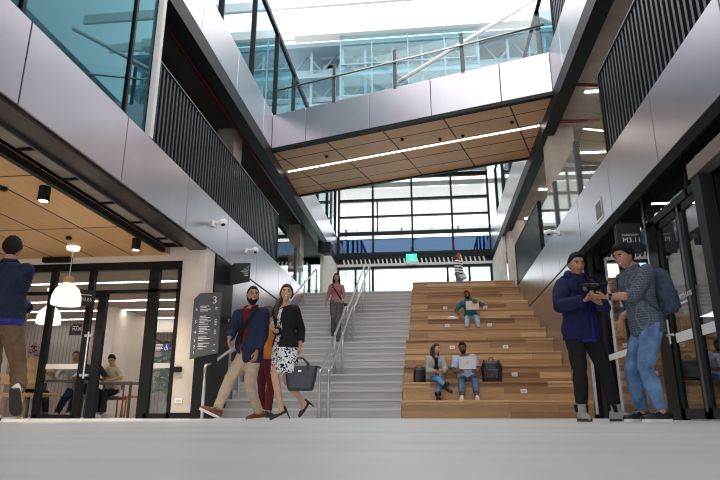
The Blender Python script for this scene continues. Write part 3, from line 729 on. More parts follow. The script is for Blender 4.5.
MB().box(.36, .40, .0, .03, .36, .42).build('bracket', 'black_metal', t)
# portal box around the nearer doors
t = thing('door_portal', 'brushed metal portal header over the nearest glass doors', 'portal', (3.0, 4.8, 0)); o = V(t.location)
MB(o).box(2.98, 3.14, 3.4, 6.72, 2.62, 2.80).build('header', 'bronze', t, bevel=.006)
for y in (6.5, 3.4): MB(o).box(3.0, 3.14, y, y + .2, 0.002, 2.62).build('jamb', 'dark_steel', t, bevel=.006)
# room behind the shopfront
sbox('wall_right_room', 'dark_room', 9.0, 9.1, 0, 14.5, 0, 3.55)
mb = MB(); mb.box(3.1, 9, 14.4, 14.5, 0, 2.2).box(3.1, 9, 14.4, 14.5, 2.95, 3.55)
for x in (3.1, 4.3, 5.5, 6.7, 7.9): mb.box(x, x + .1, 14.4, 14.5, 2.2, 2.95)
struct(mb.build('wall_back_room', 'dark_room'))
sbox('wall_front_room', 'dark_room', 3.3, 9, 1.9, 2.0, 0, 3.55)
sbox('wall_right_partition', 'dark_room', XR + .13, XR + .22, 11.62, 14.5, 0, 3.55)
for i, (y, lab) in enumerate(((6.6, 'white linear light inside the lab, nearest the portal header'), (8.2, 'white linear light inside the lab behind the tall mullion'), (10.2, 'white linear light deepest inside the lab'))):
    t = thing('ceiling_light', lab, 'ceiling light', (5.4, y, 3.55), group='linear lights in the lab')
    MB().box(-1.6, 1.6, -.035, .035, -.02, -.005).build('diffuser', 'glow_white', t); MB().box(-1.62, 1.62, -.05, .05, -.012, -.001).build('housing', 'white_paint', t)
# gallery services and lights on the right, first upper floor
for i, (x, y, lab) in enumerate(((5.2, 12.6, 'white line light under the gallery slab behind the near slatted panel'), (5.2, 16.0, 'white line light under the gallery slab above the glass balustrade'), (5.2, 18.8, 'white line light under the gallery slab toward the far windows'), (5.2, 21.8, 'white line light under the gallery slab closest to the far windows'))):
    t = thing('ceiling_light', lab, 'ceiling light', (x, y, 7.12), group='line lights in the upper gallery')
    MB().box(-1.5, 1.8, -.04, .04, -.05, -.03).build('diffuser', 'glow_white', t); MB().box(-1.52, 1.82, -.05, .05, -.03, -.001).build('housing', 'white_paint', t)
for i, (y, lab) in enumerate(((23.3, 'white line light under the far deck, nearer the footbridge'), (25.2, 'white line light under the far deck, close to the big window'))):
    t = thing('ceiling_light', lab, 'ceiling light', (-.4, y, 11.1), group='line lights under the far deck')
    MB().box(-2.4, 2.6, -.05, .05, -.03, -.01).build('diffuser', 'glow_white', t); MB().box(-2.42, 2.62, -.06, .06, -.02, -.001).build('housing', 'white_paint', t)
p = MB().tube([(3.25, 10.6, 6.95), (3.25, 13.75, 6.95), (4.3, 13.8, 6.95)], .045, 8).tube([(3.25, 12.0, 6.95), (4.3, 12.2, 6.95)], .04, 8).tube([(3.25, 13.2, 6.95), (3.25, 13.2, 7.112)], .02, 6).build('ceiling_pipe', 'red_pipe', smooth=True)
tag(p, 'dark red sprinkler pipe under the concrete slab by the bridge end', 'pipe')
t = thing('duct', 'black service duct under the cafe side gallery slab', 'duct', (-5.6, 15, 6.7))
MB().box(-.22, .22, -7, 7, -.2, .2).build('duct_body', 'gutter', t)
for y in (-5, -2, 1, 4): MB().box(-.25, .25, y, y + .06, -.23, .42).build('hanger', 'dark_steel', t)
p = MB().tube([(-4.62, 9, 6.95), (-4.62, 21, 6.95)], .035, 8).tube([(-4.62, 17, 6.95), (-5.6, 17, 6.95)], .03, 8).build('ceiling_pipe', 'red_pipe', smooth=True)
tag(p, 'thin red sprinkler pipe along the cafe side gallery slab', 'pipe')
t = thing('slab_speaker', 'dark box fitting under the upper cladding at the end of the footbridge', 'speaker', (-4.02, 23.0, 6.5))
MB().box(-.25, .25, -.25, .25, -.25, .2).build('housing', 'dark_steel', t); MB().box(.1, .35, -.15, .15, -.05, .1).build('bracket', 'grey_post', t)
# ================================================================== PEOPLE
def remesh(mb, voxel, smooth=3, fold=0, fs=9, seed=0, sub=False):
    me = mb.mesh('tmp', []); o = bpy.data.objects.new('tmp', me); COL.objects.link(o)
    m = o.modifiers.new('r', 'REMESH'); m.mode = 'VOXEL'; m.voxel_size = voxel
    m = o.modifiers.new('s', 'SMOOTH'); m.factor = .5; m.iterations = smooth
    dg = bpy.context.evaluated_depsgraph_get(); r = bpy.data.meshes.new_from_object(o.evaluated_get(dg))
    bpy.data.objects.remove(o); bpy.data.meshes.remove(me)
    if fold:
        ns = [v.normal.copy() for v in r.vertices]
        for v, n in zip(r.vertices, ns):
            q = V((v.co.x * fs, v.co.y * fs, v.co.z * fs * .75 + seed * 7.3))
            v.co += n * fold * (abs(noise.noise(q)) * 2.2 - .5 + .5 * noise.noise(q * 2.3))
    r.polygons.foreach_set('use_smooth', [True] * len(r.polygons))
    return r
def mesh_obj(name, me, m, parent):
    for k in (m if isinstance(m, (list, tuple)) else [m]): me.materials.append(MATS[k])
    o = bpy.data.objects.new(name, me); COL.objects.link(o); o.parent = parent; return o
def cutmesh(me, pred):
    """delete faces for which pred(centre) is true"""
    import bmesh
    b = bmesh.new(); b.from_mesh(me)
    bmesh.ops.delete(b, geom=[f for f in b.faces if pred(f.calc_center_median())], context='FACES'); b.to_mesh(me); b.free(); me.update()
def ik(a, b, l1, l2, pole):
    d = b - a; L = d.length
    if L > (l1 + l2) * .995: k = L / ((l1 + l2) * .995); l1 *= k; l2 *= k
    u = d / L; x = (l1 * l1 - l2 * l2 + L * L) / (2 * L); h = math.sqrt(max(l1 * l1 - x * x, 0))
    p = pole - u * pole.dot(u); p = p.normalized() if p.length > 1e-5 else V((0, 0, 1))
    return a + u * x + p * h
def gs(x, s): return math.exp(-(x / s) ** 2)
def head_pt(lat, lon, off=0, fem=False):
    z = math.sin(lat); r = math.cos(lat); x = r * math.sin(lon); y = r * math.cos(lon)
    X, Y, Z = .074 * x, .093 * y, .118 * z
    if z < 0:
        X *= 1 - (.40 if fem else .30) * (-z) ** 1.6
        if y < 0: Y *= 1 - .4 * min(1, max(0, -z - .15) * 1.4)
        else: Y *= 1 + .10 * (-z) * (1 + z) * 2
    if y > 0:
        Y = Y * .96
        nz = gs(Z + .020, .017) + .55 * gs(Z - .004, .018)
        Y += .023 * gs(X, .0115) * nz
        Y -= .010 * gs(abs(X) - .031, .016) * gs(Z - .014, .013)
        Y += .004 * gs(abs(X) - .028, .024) * gs(Z - .034, .010)
        Y += .006 * gs(X, .022) * gs(Z + .052, .010) - .003 * gs(X, .03) * gs(Z + .069, .006)
        Y += .008 * gs(X, .024) * gs(Z + .098, .018)
        Y += .004 * gs(abs(X) - .045, .02) * gs(Z + .018, .022)
    p = V((X, Y, Z))
    if off: p += V((x / .074, y / .093, z / .118)).normalized() * off
    return p
def hairline(lon):
    a = abs(math.degrees(lon))
    if a < 45: return .068 - .004 * (a / 45)
    if a < 85: return .064 - .062 * (a - 45) / 40
    if a < 110: return -.0 - .02 * (a - 85) / 25
    return -.02 - .055 * min(1, (a - 110) / 40)
def head_shell(mb, C, R, k, thr, off, m=0, rough=0, nl=30, nn=40, face=False):
    """patch of the head surface: thr(lon) is the lower edge; lifts off gently from it"""
    g = []
    for i in range(nl + 1):
        lat = -PI / 2 + PI * i / nl; row = []
        for j in range(nn):
            lon = 2 * PI * j / nn - PI; p0 = head_pt(lat, lon); e = thr(lon, p0)
            s = min(1, max(0, e / .022)); o = -.003 + (off + .003) * s + (rough * noise.noise(p0 * 70) * s if rough else 0)
            row.append((head_pt(lat, lon, o), e))
        g.append(row)
    vs = [C + R @ (p * k) for row in g for p, e in row]; fs = []
    for i in range(nl):
        for j in range(nn):
            q = (i, j), (i, (j + 1) % nn), (i + 1, (j + 1) % nn), (i + 1, j)
            if max(g[a][b][1] for a, b in q) > 0: fs.append(tuple(a * nn + b for a, b in q))
    mb.add(vs, fs, m)
def hand(mb, w, d, n, th, k, curl, m=0):
    """w wrist, d direction of the fingers, n palm normal, th thumb side"""
    d = d.normalized(); n = (n - d * n.dot(d)).normalized(); s = d.cross(n); s = s if s.dot(th) > 0 else -s
    def ell(c, a, b): return [c + s * a * math.cos(2 * PI * j / 10) + n * b * math.sin(2 * PI * j / 10) for j in range(10)]
    mb.loft([ell(w - d * .02 * k, .024 * k, .02 * k), ell(w + d * .01 * k, .027 * k, .019 * k), ell(w + d * .05 * k, .041 * k, .016 * k), ell(w + d * .085 * k, .042 * k, .014 * k), ell(w + d * .098 * k, .034 * k, .009 * k)], True, m)
    for i, (o, L) in enumerate(((.030, .070), (.010, .079), (-.010, .073), (-.029, .057))):
        p = w + d * .082 * k + s * o * k; dr = (d + s * o * 2).normalized(); a = curl * (1 + .1 * i); pts = [p - dr * .02 * k, p + dr * .012 * k]
        for seg in (.42, .33, .25):
            ca, sa = math.cos(a), math.sin(a); pts.append(pts[-1] + (dr * ca + n * sa) * L * seg * k); a += curl * .9
        mb.tube(pts, [.0095 * k, .0095 * k, .0088 * k, .0078 * k, .006 * k], 7, m)
    p = w + d * .03 * k + s * .028 * k
    mb.tube([p - s * .015 * k, p + (s * .8 + d * .5) * .025 * k, p + (s * .9 + d * 1.2 + n * .5) * .034 * k, p + (s * .55 + d * 1.9 + n * .9 * (curl + .3)) * .038 * k], [.013 * k, .0115 * k, .010 * k, .007 * k], 7, m)

class Person: pass
MALE = [(-.24, .075, .07), (-.17, .15, .105), (-.05, .178, .122), (.08, .172, .118), (.24, .152, .108), (.40, .148, .105), (.56, .165, .115), (.72, .185, .120), (.84, .185, .108), (.93, .135, .088), (1.0, .075, .068), (1.06, .06, .06)]
FEM = [(-.24, .07, .065), (-.17, .152, .105), (-.05, .180, .125), (.08, .168, .115), (.24, .135, .095), (.38, .122, .088), (.52, .142, .108), (.66, .152, .122), (.80, .155, .102), (.92, .115, .08), (1.0, .062, .06), (1.06, .05, .052)]

def person(label, pel, face, H=1.75, fem=False, neck=None, hips=None, head=(0, 0, 0), feet=None, hands=None, skin='skin_tan', hair=('short', 'hair_black'),
           top=None, jacket=None, bottom=None, shoes=None, kpole=None, vox=.013, beard=0, group=None, smile=False, headoff=None, root=None):
    k = H / 1.75; P = V(pel); fr = math.radians(face); S = V((math.cos(fr), math.sin(fr), 0)); Fd = V((math.sin(fr), -math.cos(fr), 0))
    hf = math.radians(hips if hips is not None else face); HS = V((math.cos(hf), math.sin(hf), 0)); HF = V((math.sin(hf), -math.cos(hf), 0))
    N = V(neck) if neck is not None else P + V((0, 0, .52 * k))
    ax = N - P; TL = ax.length; U = ax / TL
    prof = FEM if fem else MALE
    def frame(t):
        b = min(1, max(0, t / .6)); s = (HS * (1 - b) + S * b).normalized(); s = (s - U * s.dot(U)).normalized(); return s, -(s.cross(U)) if s.cross(U).dot(HF * (1 - b) + Fd * b) < 0 else s.cross(U)
    def radii(t):
        for (a, x0, y0), (b, x1, y1) in zip(prof[:-1], prof[1:]):
            if a <= t <= b: q = (t - a) / (b - a); return (x0 + (x1 - x0) * q) * k, (y0 + (y1 - y0) * q) * k
        return (prof[0][1] * k, prof[0][2] * k) if t < prof[0][0] else (prof[-1][1] * k, prof[-1][2] * k)
    def tpt(t, ang, off=0):
        """point on the trunk: ang 0 front, 90 the person's left"""
        s, f = frame(t); rx, ry = radii(t); a = math.radians(ang)
        return P + ax * t + s * (rx + off) * math.sin(a) + f * (ry + off) * math.cos(a)
    pr = Person(); pr.tpt = tpt; pr.P = P; pr.N = N; pr.S = S; pr.F = Fd; pr.k = k
    lm = .88 if fem else 1.0
    sw = (.155 if fem else .188) * k
    s8, f8 = frame(.84)
    SH = [P + ax * .85 - s8 * sw, P + ax * .85 + s8 * sw]      # right, left
    HJ = [P - U * .07 * k - HS * .088 * k, P - U * .07 * k + HS * .088 * k]
    feet = feet or [(P - HS * .1 + V((0, 0, -P.z + .085)), face, 0), (P + HS * .1 + V((0, 0, -P.z + .085)), face, 0)]
    ANK = [V(f[0]) for f in feet]
    KN = []
    for i in (0, 1):
        kp = V(kpole[i]) if kpole and kpole[i] is not None else HF + V((0, 0, .2))
        KN.append(ik(HJ[i], ANK[i], .42 * k, .41 * k, kp))
    hands = hands or [{}, {}]; WR = []; EL = []; HD = []
    for i in (0, 1):
        h = hands[i]; sd = -S if i == 0 else S
        w = V(h['w']) if 'w' in h else SH[i] + sd * .06 * k + V((0, 0, -.53 * k)) + Fd * .06
        pole = V(h.get('pole', tuple(-Fd * 1.0 + sd * .5)))
        e = ik(SH[i], w, .29 * k, .255 * k, pole); EL.append(e); WR.append(w)
        dd = V(h['d']) if 'd' in h else (w - e).normalized() + V((0, 0, -.1))
        nn = V(h['n']) if 'n' in h else -sd
        HD.append((dd, nn, V(h['th']) if 'th' in h else Fd, h.get('curl', .45)))
    pr.SH, pr.WR, pr.EL, pr.KN, pr.ANK, pr.HJ = SH, WR, EL, KN, ANK, HJ
    rt = V(root) if root is not None else V((P.x, P.y, min(ANK[0].z, ANK[1].z) - .085 * k))
    rt_o = thing('person', label, 'person', rt, group=group); pr.o = rt_o; pr.rt = rt
    def torso(mb, t0, t1, off, n=20, flare=0, skirted=False):
        rings = []; ts = [t0] + [p[0] for p in prof if t0 < p[0] < t1] + [t1]
        for t in ts:
            o = off + (flare * max(0, (.35 - t)) if flare else 0)
            if skirted and t < -.07: rings.append([tpt(-.07, 360 * j / n, o) + ax * (t + .07) for j in range(n)])
            else: rings.append([tpt(t, 360 * j / n, o) for j in range(n)])
        mb.loft(rings)
    def arm(mb, i, off, to=1.0, a0=1.0):
        r = [.062 * k * lm + off, .055 * k * lm + off, .046 * k * lm + off, .043 * k * lm + off, .032 * k * lm + off]
        a, e, w = SH[i], EL[i], WR[i]; pts = [a, a.lerp(e, .5), e, e.lerp(w, .35), w]; L = [0, .25, .5, .68, 1.0]
        q = [(p, rr) for p, rr, l in zip(pts, r, L) if l <= to]
        if to < 1.0:
            for j in range(4):
                if L[j] <= to < L[j + 1] and to > L[j]: u = (to - L[j]) / (L[j + 1] - L[j]); q.append((pts[j].lerp(pts[j + 1], u), r[j] + (r[j + 1] - r[j]) * u))
        mb.tube([p for p, _ in q], [x for _, x in q], 12); mb.ball(a, .060 * k * lm + off, 12)
        if to > .5: mb.ball(e, .046 * k * lm + off, 10)
    def leg(mb, i, off, to=1.0, loose=0):
        h, kn, an = HJ[i], KN[i], ANK[i]
        pts = [h + U * .06 * k, h, h.lerp(kn, .5), kn, kn.lerp(an, .35), kn.lerp(an, .7), an]
        r = [.085, .092, .078, .058, .056, .044, .038]; r = [x * k * (.95 if fem else 1) + off for x in r]
        for j in (4, 5, 6): r[j] += loose * (j - 3) / 3
        n = {1.0: 7}.get(to, None); L = [0, .04, .27, .5, .67, .85, 1.0]
        q = [(p, rr) for p, rr, l in zip(pts, r, L) if l <= to]
        if to < 1.0:
            for j in range(6):
                if L[j] < to < L[j + 1]: u = (to - L[j]) / (L[j + 1] - L[j]); q.append((pts[j].lerp(pts[j + 1], u), r[j] + (r[j + 1] - r[j]) * u))
        mb.tube([p for p, _ in q], [x for _, x in q], 14)
        if to > .5: mb.ball(kn, .058 * k + off, 10)
    # ---- head
    ya, pi_, ro = [math.radians(x) for x in head]; yaw = fr + ya
    hfw = V((math.sin(yaw) * math.cos(pi_), -math.cos(yaw) * math.cos(pi_), math.sin(pi_))); hs = V((math.cos(yaw), math.sin(yaw), 0)); hu = hs.cross(-hfw) if hs.cross(-hfw).z > 0 else hs.cross(hfw)
    if ro:
        q = Matrix.Rotation(ro, 3, hfw); hs = q @ hs; hu = q @ hu
    R = Matrix(((hs.x, hfw.x, hu.x), (hs.y, hfw.y, hu.y), (hs.z, hfw.z, hu.z)))
    HC = N + U * .04 * k + hu * .117 * k + hfw * .035 * k + (V(headoff) if headoff else V()); hk = k * (1.01 if fem else 1.05); pr.HC, pr.R = HC, R
    # ---- body
    mb = MB(rt); torso(mb, -.24, 1.0, 0)
    for i in (0, 1): arm(mb, i, 0); leg(mb, i, 0)
    mb.tube([N - U * .06 * k, N + U * .02 * k, HC - hu * .06 * k - hfw * .015 * k], [.062 * k * lm, .054 * k * lm, .052 * k * lm], 14)
    for i in (0, 1):
        ft = feet[i]; fa = math.radians(ft[1]); fd = V((math.sin(fa), -math.cos(fa), 0)); pp = math.radians(ft[2]); fd = fd * math.cos(pp) + V((0, 0, math.sin(pp)))
        dn = V((0, 0, -1)) * math.cos(pp) + V((math.sin(fa), -math.cos(fa), 0)) * math.sin(pp)
        mb.tube([ANK[i] - fd * .03 * k + dn * .03 * k, ANK[i] + fd * .06 * k + dn * .045 * k, ANK[i] + fd * .13 * k + dn * .06 * k], [.035 * k, .034 * k, .022 * k], 10)
    me = remesh(mb, vox)
    hb = MB(rt)
    nl, nn = 30, 40
    g = []
    for i in range(nl + 1):
        for j in range(nn): g.append(head_pt(-PI / 2 + PI * i / nl, 2 * PI * j / nn - PI, 0, fem))
    fs = []; ms = []
    for i in range(nl):
        for j in range(nn):
            q = (i * nn + j, i * nn + (j + 1) % nn, (i + 1) * nn + (j + 1) % nn, (i + 1) * nn + j); c = sum((g[x] for x in q), V()) / 4
            fs.append(q); ms.append(1 if c.y > .05 and abs(c.x) < .024 and abs(c.z + .053) < .0075 else 0)
    b = len(hb.v); hb.v += [HC + R @ (p * hk) for p in g]; hb.f += [tuple(b + x for x in f) for f in fs]; hb.m += ms
    for sx in (-1, 1):
        W = lambda x, y, z: HC + R @ (V((x * sx, y, z)) * hk)
        hb.ball(W(.073, -.008, .002), (.009 * hk, .019 * hk, .031 * hk), 10, 0, R)
        hb.ball(W(.031, .0715, .012), .0118 * hk, 10, 2); hb.ball(W(.031, .0775, .012), .0092 * hk, 8, 3)
        hb.tube([W(.014, .089, .031), W(.03, .089, .036), W(.05, .077, .031)], [.0045 * hk, .006 * hk, .003 * hk], 6, 4)
        hb.tube([W(.018, .083, .019), W(.031, .086, .0235), W(.045, .078, .018)], [.002 * hk, .0032 * hk, .002 * hk], 6, 0)
    if smile: hb.tube([HC + R @ (V((x, .093 - abs(x) * .35, -.0535 + abs(x) * .25)) * hk) for x in (-.02, -.01, 0, .01, .02)], [.002 * hk, .0042 * hk, .005 * hk, .0042 * hk, .002 * hk], 6, 2)
    for i in (0, 1): hand(hb, WR[i], HD[i][0], HD[i][1], HD[i][2], k * (.9 if fem else 1), HD[i][3])
    hm = hb.mesh('h', []); hm.polygons.foreach_set('use_smooth', [True] * len(hm.polygons))
    import bmesh
    bm = bmesh.new(); bm.from_mesh(me); bm.from_mesh(hm); bm.to_mesh(me); bm.free(); bpy.data.meshes.remove(hm)
    mesh_obj('body', me, [skin, 'lip_' + skin[5:], 'eye_white', 'iris', hair[1] if hair[1] in MATS else 'hair_black'], rt_o)
    # ---- hair
    st, hm_ = hair; hb = MB(rt)
    if st != 'hijab' and st != 'none':
        off = {'buzz': .009, 'short': .013, 'long': .014, 'pony': .018, 'curly': .042, 'quiff': .024}[st]; rg = {'curly': .03, 'short': .01, 'quiff': .012}.get(st, .003)
        lift = {'curly': -.02}.get(st, 0)
        head_shell(hb, HC, R, hk, lambda lon, p: p.z - hairline(lon) - lift, off, 0, rg)
    if beard:
        def bt(lon, p):
            a = abs(math.degrees(lon))
            if a > 100 or p.y < -.012: return -1
            if abs(p.x) < .023 and -.060 < p.z < -.046: return -1
            up = -.036 if a < 22 else -.034 - .012 * (1 - abs(a - 50) / 28) if a < 78 else .0
            return up - p.z
        bb = MB(rt); head_shell(bb, HC, R, hk, bt, .007 * beard, 0, .003)
        bb.build('beard', hm_, rt_o, smooth=True)
    def Wp(x, y, z): return HC + R @ (V((x, y, z)) * hk)
    if st == 'long':
        back = -Fd
        for sx in (-1, 1): hb.tube([Wp(.045 * sx, -.01, .085), Wp(.072 * sx, -.01, .02), Wp(.078 * sx, -.02, -.06), Wp(.075 * sx, -.02, -.13), Wp(.085 * sx, .0, -.22), Wp(.08 * sx, .01, -.30)], [.02 * hk, .03 * hk, .034 * hk, .036 * hk, .032 * hk, .012 * hk], 10, 0)
        hb.tube([Wp(0, -.06, .06), Wp(0, -.095, 0), Wp(0, -.085, -.1), Wp(0, -.085, -.2), Wp(0, -.08, -.28)], [.05 * hk, .062 * hk, .07 * hk, .066 * hk, .03 * hk], 12, 0, flat=.55)
    if st == 'pony':
        hb.ball(Wp(0, -.09, .03), .042 * hk, 12); hb.tube([Wp(0, -.09, .03), Wp(-.03, -.12, -.03), Wp(-.085, -.08, -.11), Wp(-.115, -.02, -.20), Wp(-.115, .01, -.30), Wp(-.10, .02, -.36)], [.034 * hk, .042 * hk, .046 * hk, .042 * hk, .03 * hk, .008 * hk], 10)
        for sx in (-1, 1): hb.tube([Wp(.035 * sx, .03, .095), Wp(.066 * sx, .02, .05), Wp(.078 * sx, -.01, -.01), Wp(.06 * sx, -.06, -.05)], [.014 * hk, .02 * hk, .022 * hk, .012 * hk], 8)
    if st == 'curly':
        rr = random.Random(5)
        for q in range(46):
            lon = rr.uniform(-PI, PI); lat = rr.uniform(-.25, 1.4)
            if abs(lon) < .9 and lat < .7: continue
            hb.ball(HC + R @ (head_pt(lat, lon, .032) * hk), rr.uniform(.018, .03) * hk, 8)
    if st == 'hijab':
        head_shell(hb, HC, R, hk * 1.02, lambda lon, p: p.z - (.055 if abs(lon) < .9 else -.2), .02, 0, .008)
        hb.tube([Wp(0, -.03, .02), Wp(0, -.05, -.08), Wp(0, -.03, -.16), Wp(0, -.02, -.2)], [.085 * hk, .088 * hk, .11 * hk, .12 * hk], 16)
        hb.ball(Wp(.02, -.1, -.02), (.05 * hk, .04 * hk, .05 * hk), 10)
    if hb.v: hb.build('hair' if st != 'hijab' else 'headscarf', hm_, rt_o, smooth=True)
    # ---- clothes
    def local(c):
        q = c + rt - P; t = q.dot(U) / TL; s, f = frame(t); return q.dot(s), q.dot(f), t
    def garment(name, d, base):
        off = d.get('off', base); mb = MB(rt)
        torso(mb, d.get('hem', -.12), d.get('neck', .97), off, flare=d.get('flare', 0), skirted=True)
        sl = d.get('sleeve', .97)
        if sl > 0:
            for i in (0, 1): arm(mb, i, off * .55 + d.get('loose', 0), sl)
        if d.get('hood'):
            mb.tube([N + U * .03 * k + (f8 * math.cos(a) * .075 + s8 * math.sin(a) * .085) * k - U * math.cos(a) * .03 * k for a in [2 * PI * j / 14 for j in range(15)]], .034 * k, 10)
            mb.ball(N - f8 * .1 * k - U * .02 * k, (.11 * k, .07 * k, .09 * k), 12)
        if d.get('skirt'):
            a, b = d['skirt']; mb.loft([[tpt(t, 360 * j / 20, off + (.0 if t > -.1 else b)) for j in range(20)] for t in (.0, -.1)] + [[P + ax * a + (HJ[0].lerp(HJ[1], .5) - P) * 0 + (KN[0].lerp(KN[1], .5) - HJ[0].lerp(HJ[1], .5)) * (.25) + (tpt(-.05, 360 * j / 20, off + b) - (P + ax * -.05)) for j in range(20)]])
        me = remesh(mb, vox, 3, d.get('fold', .006), 8, len(label))
        if d.get('open') is not None:
            w0, w1 = d['open']
            cutmesh(me, lambda c: (lambda s, f, t: f > .02 and abs(s - d.get('shift', 0)) < (w0 + (w1 - w0) * max(0, min(1, t))) * k and abs(s) < .14)(*local(c)))
        if d.get('trim'): cutmesh(me, lambda c: d['trim'](*local(c)))
        o = mesh_obj(name, me, d['m'], rt_o)
        if d.get('open') is not None or d.get('trim'):
            sm = o.modifiers.new('solid', 'SOLIDIFY'); sm.thickness = .012; sm.offset = 1
        if d.get('collar'):
            cm = MB(rt)
            for sx in (-1, 1):
                a = tpt(.99, 180, .012); cm.tube([a + U * .02, tpt(1.0, 100 * sx, .012) + U * .02, tpt(.97, 35 * sx, .02) + U * .005, tpt(.86, 14 * sx, .022)], [.022 * k, .022 * k, .02 * k, .008 * k], 8, 0, flat=.4, up=tuple(U))
            cm.build('collar', d.get('collar_m', d['m']), o, smooth=True)
        if d.get('lapel'):
            cm = MB(rt)
            for sx in (-1, 1):
                ps = [tpt(1.0, 115 * sx, .03), tpt(.95, 50 * sx, .034), tpt(.75, 22 * sx, off + .012), tpt(.45, 12 * sx, off + .012)]
                cm.tube(ps, [.024 * k, .03 * k, .036 * k, .006 * k], 8, 0, flat=.28, up=tuple(s8))
            cm.build('lapel', d['m'], o, smooth=True)
        if d.get('cuff') and sl > .5:
            for i in (0, 1):
                cm = MB(rt); u = (sl - .5) / .5; c = EL[i].lerp(WR[i], u); dr = (WR[i] - EL[i]).normalized(); cm.tube([c - dr * .022, c + dr * .022], (.046 - .012 * u) * k * lm + off * .8 + .006, 14)
                cm.build('cuff', d.get('cuff_m', d['m']), o, smooth=True)
        return o
    if top: garment(top.get('name', 'shirt'), top, .012)
    if jacket: garment(jacket.get('name', 'jacket'), jacket, .026)
    if bottom:
        mb = MB(rt); torso(mb, -.24, bottom.get('waist', .1), bottom.get('off', .014))
        for i in (0, 1): leg(mb, i, bottom.get('off', .014), bottom.get('to', .97), bottom.get('loose', .012))
        o = mesh_obj(bottom.get('name', 'trousers'), remesh(mb, vox, 3, bottom.get('fold', .007), 9, len(label) + 3), bottom['m'], rt_o)
        if bottom.get('turnup'):
            for i in (0, 1):
                cm = MB(rt); c = KN[i].lerp(ANK[i], (bottom.get('to', .97) - .5) / .5 - .04); dr = (ANK[i] - KN[i]).normalized(); cm.tube([c - dr * .03, c + dr * .03], .058 * k, 14)
                cm.build('turn_up', bottom['m'], o, smooth=True)
    # ---- shoes
    if shoes:
        stl, sm_, so = shoes
        for i in (0, 1):
            ft = feet[i]; fa = math.radians(ft[1]); fh = V((math.sin(fa), -math.cos(fa), 0)); pp = math.radians(ft[2])
            fd = fh * math.cos(pp) + V((0, 0, math.sin(pp))); un = V((0, 0, math.cos(pp))) - fh * math.sin(pp); sd = fd.cross(un)
            B = ANK[i] - un * .085 * k
            heel = stl == 'heel'
            prof_ = [(-.078, .018, .055), (-.07, .034, .082), (-.03, .040, .100 if stl != 'low' else .08), (.03, .041, .088), (.085, .046, .066), (.14, .047, .052), (.18, .036, .042), (.198, .012, .03)]
            if heel: prof_ = [(-.06, .015, .06), (-.05, .028, .075), (-.02, .031, .07), (.03, .033, .042), (.08, .037, .036), (.13, .034, .034), (.165, .02, .026), (.19, .005, .018)]
            cols = []
            for x, w, h in prof_:
                ring = []
                for j in range(14):
                    a = 2 * PI * j / 14; z = (h if math.sin(a) > 0 else .012) * math.sin(a) + .02
                    ring.append(B + fd * x * k + sd * w * k * math.cos(a) + un * z * k)
                cols.append(ring)
            mb = MB(rt).loft(cols)
            if stl in ('boot', 'tall'):
                top_h = .17 if stl == 'boot' else .24; mb.tube([B + un * .05 * k, B + un * .1 * k - fd * .005, B + un * top_h * k - fd * .012 * k], [.044 * k, .047 * k, .05 * k], 14)
            o = mb.build('shoe' if stl not in ('boot', 'tall') else 'boot', sm_, rt_o, smooth=True)
            ob = MB(rt)
            if heel:
                ob.prism([B + fd * x * k + sd * w * s * k + un * .004 for s in (1, -1) for x, w in (((-.05, .026), (.03, .03), (.1, .036), (.18, .01)) if s > 0 else ((.18, .01), (.1, .036), (.03, .03), (-.05, .026)))], un * .008)
                hp = B - fd * .05 * k; hz = hp.z - (rt.z if ft[2] < -50 else rt.z); ob.tube([hp + un * .01, hp - un * .09 * k], [.014 * k, .006 * k], 8)
            else:
                out = [(x, w + .003) for x, w, h in prof_]; ob.prism([B + fd * x * k + sd * w * k for x, w in out] + [B + fd * x * k - sd * w * k for x, w in reversed(out)], un * .026 * k)
            ob.build('heel' if heel else 'sole', so, o)
            if stl == 'boot':
                MB(rt).tube([B + un * .09 * k + sd * .045 * k, B + un * .16 * k + sd * .05 * k - fd * .01], [.02 * k, .024 * k], 8).tube([B + un * .09 * k - sd * .045 * k, B + un * .16 * k - sd * .05 * k - fd * .01], [.02 * k, .024 * k], 8).build('elastic_panel', 'hair_black', o, smooth=True)
            if stl == 'low':
                lb = MB(rt)
                for q in range(4): c = B + fd * (.05 + q * .022) * k + un * (.092 - q * .012) * k; lb.tube([c - sd * .025 * k, c + un * .006, c + sd * .025 * k], .004 * k, 6)
                lb.build('laces', so, o)
    return pr

def skin(n, c, lip): mat('skin_' + n, c, .5, var=.05, vscale=14, spec=.35); mat('lip_' + n, lip, .45)
skin('tan', (.44, .225, .135), (.27, .09, .07)); skin('fair', (.58, .33, .225), (.42, .10, .09)); skin('olive', (.42, .215, .125), (.26, .09, .07)); skin('brown', (.22, .10, .055), (.20, .07, .06))
mat('eye_white', (.75, .73, .70), .3); mat('iris', (.03, .015, .01), .2)
mat('hair_black', (.008, .007, .007), .65, bump=.6, bscale=140, spec=.2); mat('hair_brown', (.035, .018, .012), .45, bump=.6, bscale=140); mat('hair_red', (.16, .055, .025), .5, bump=.6, bscale=120); mat('hair_curly', (.10, .042, .018), .6, bump=.8, bscale=90)
cloth('navy_wool', (.014, .022, .060)); cloth('navy_jersey', (.010, .014, .058)); cloth('navy_bomber', (.006, .012, .034), .65); cloth('royal_blue', (.028, .030, .20)); cloth('burgundy', (.16, .008, .014))
cloth('chino', (.50, .39, .28), var=.12); cloth('brown_twill', (.14, .085, .048)); cloth('black_cloth', (.010, .011, .013)); cloth('charcoal', (.035, .037, .042))
cloth('denim', (.12, .225, .42), var=.5, vs=6); cloth('denim_dark', (.014, .026, .06), var=.35, vs=7); cloth('denim_pale', (.42, .50, .62), var=.25, vs=8); cloth('denim_grey', (.10, .15, .23), var=.4, vs=7)
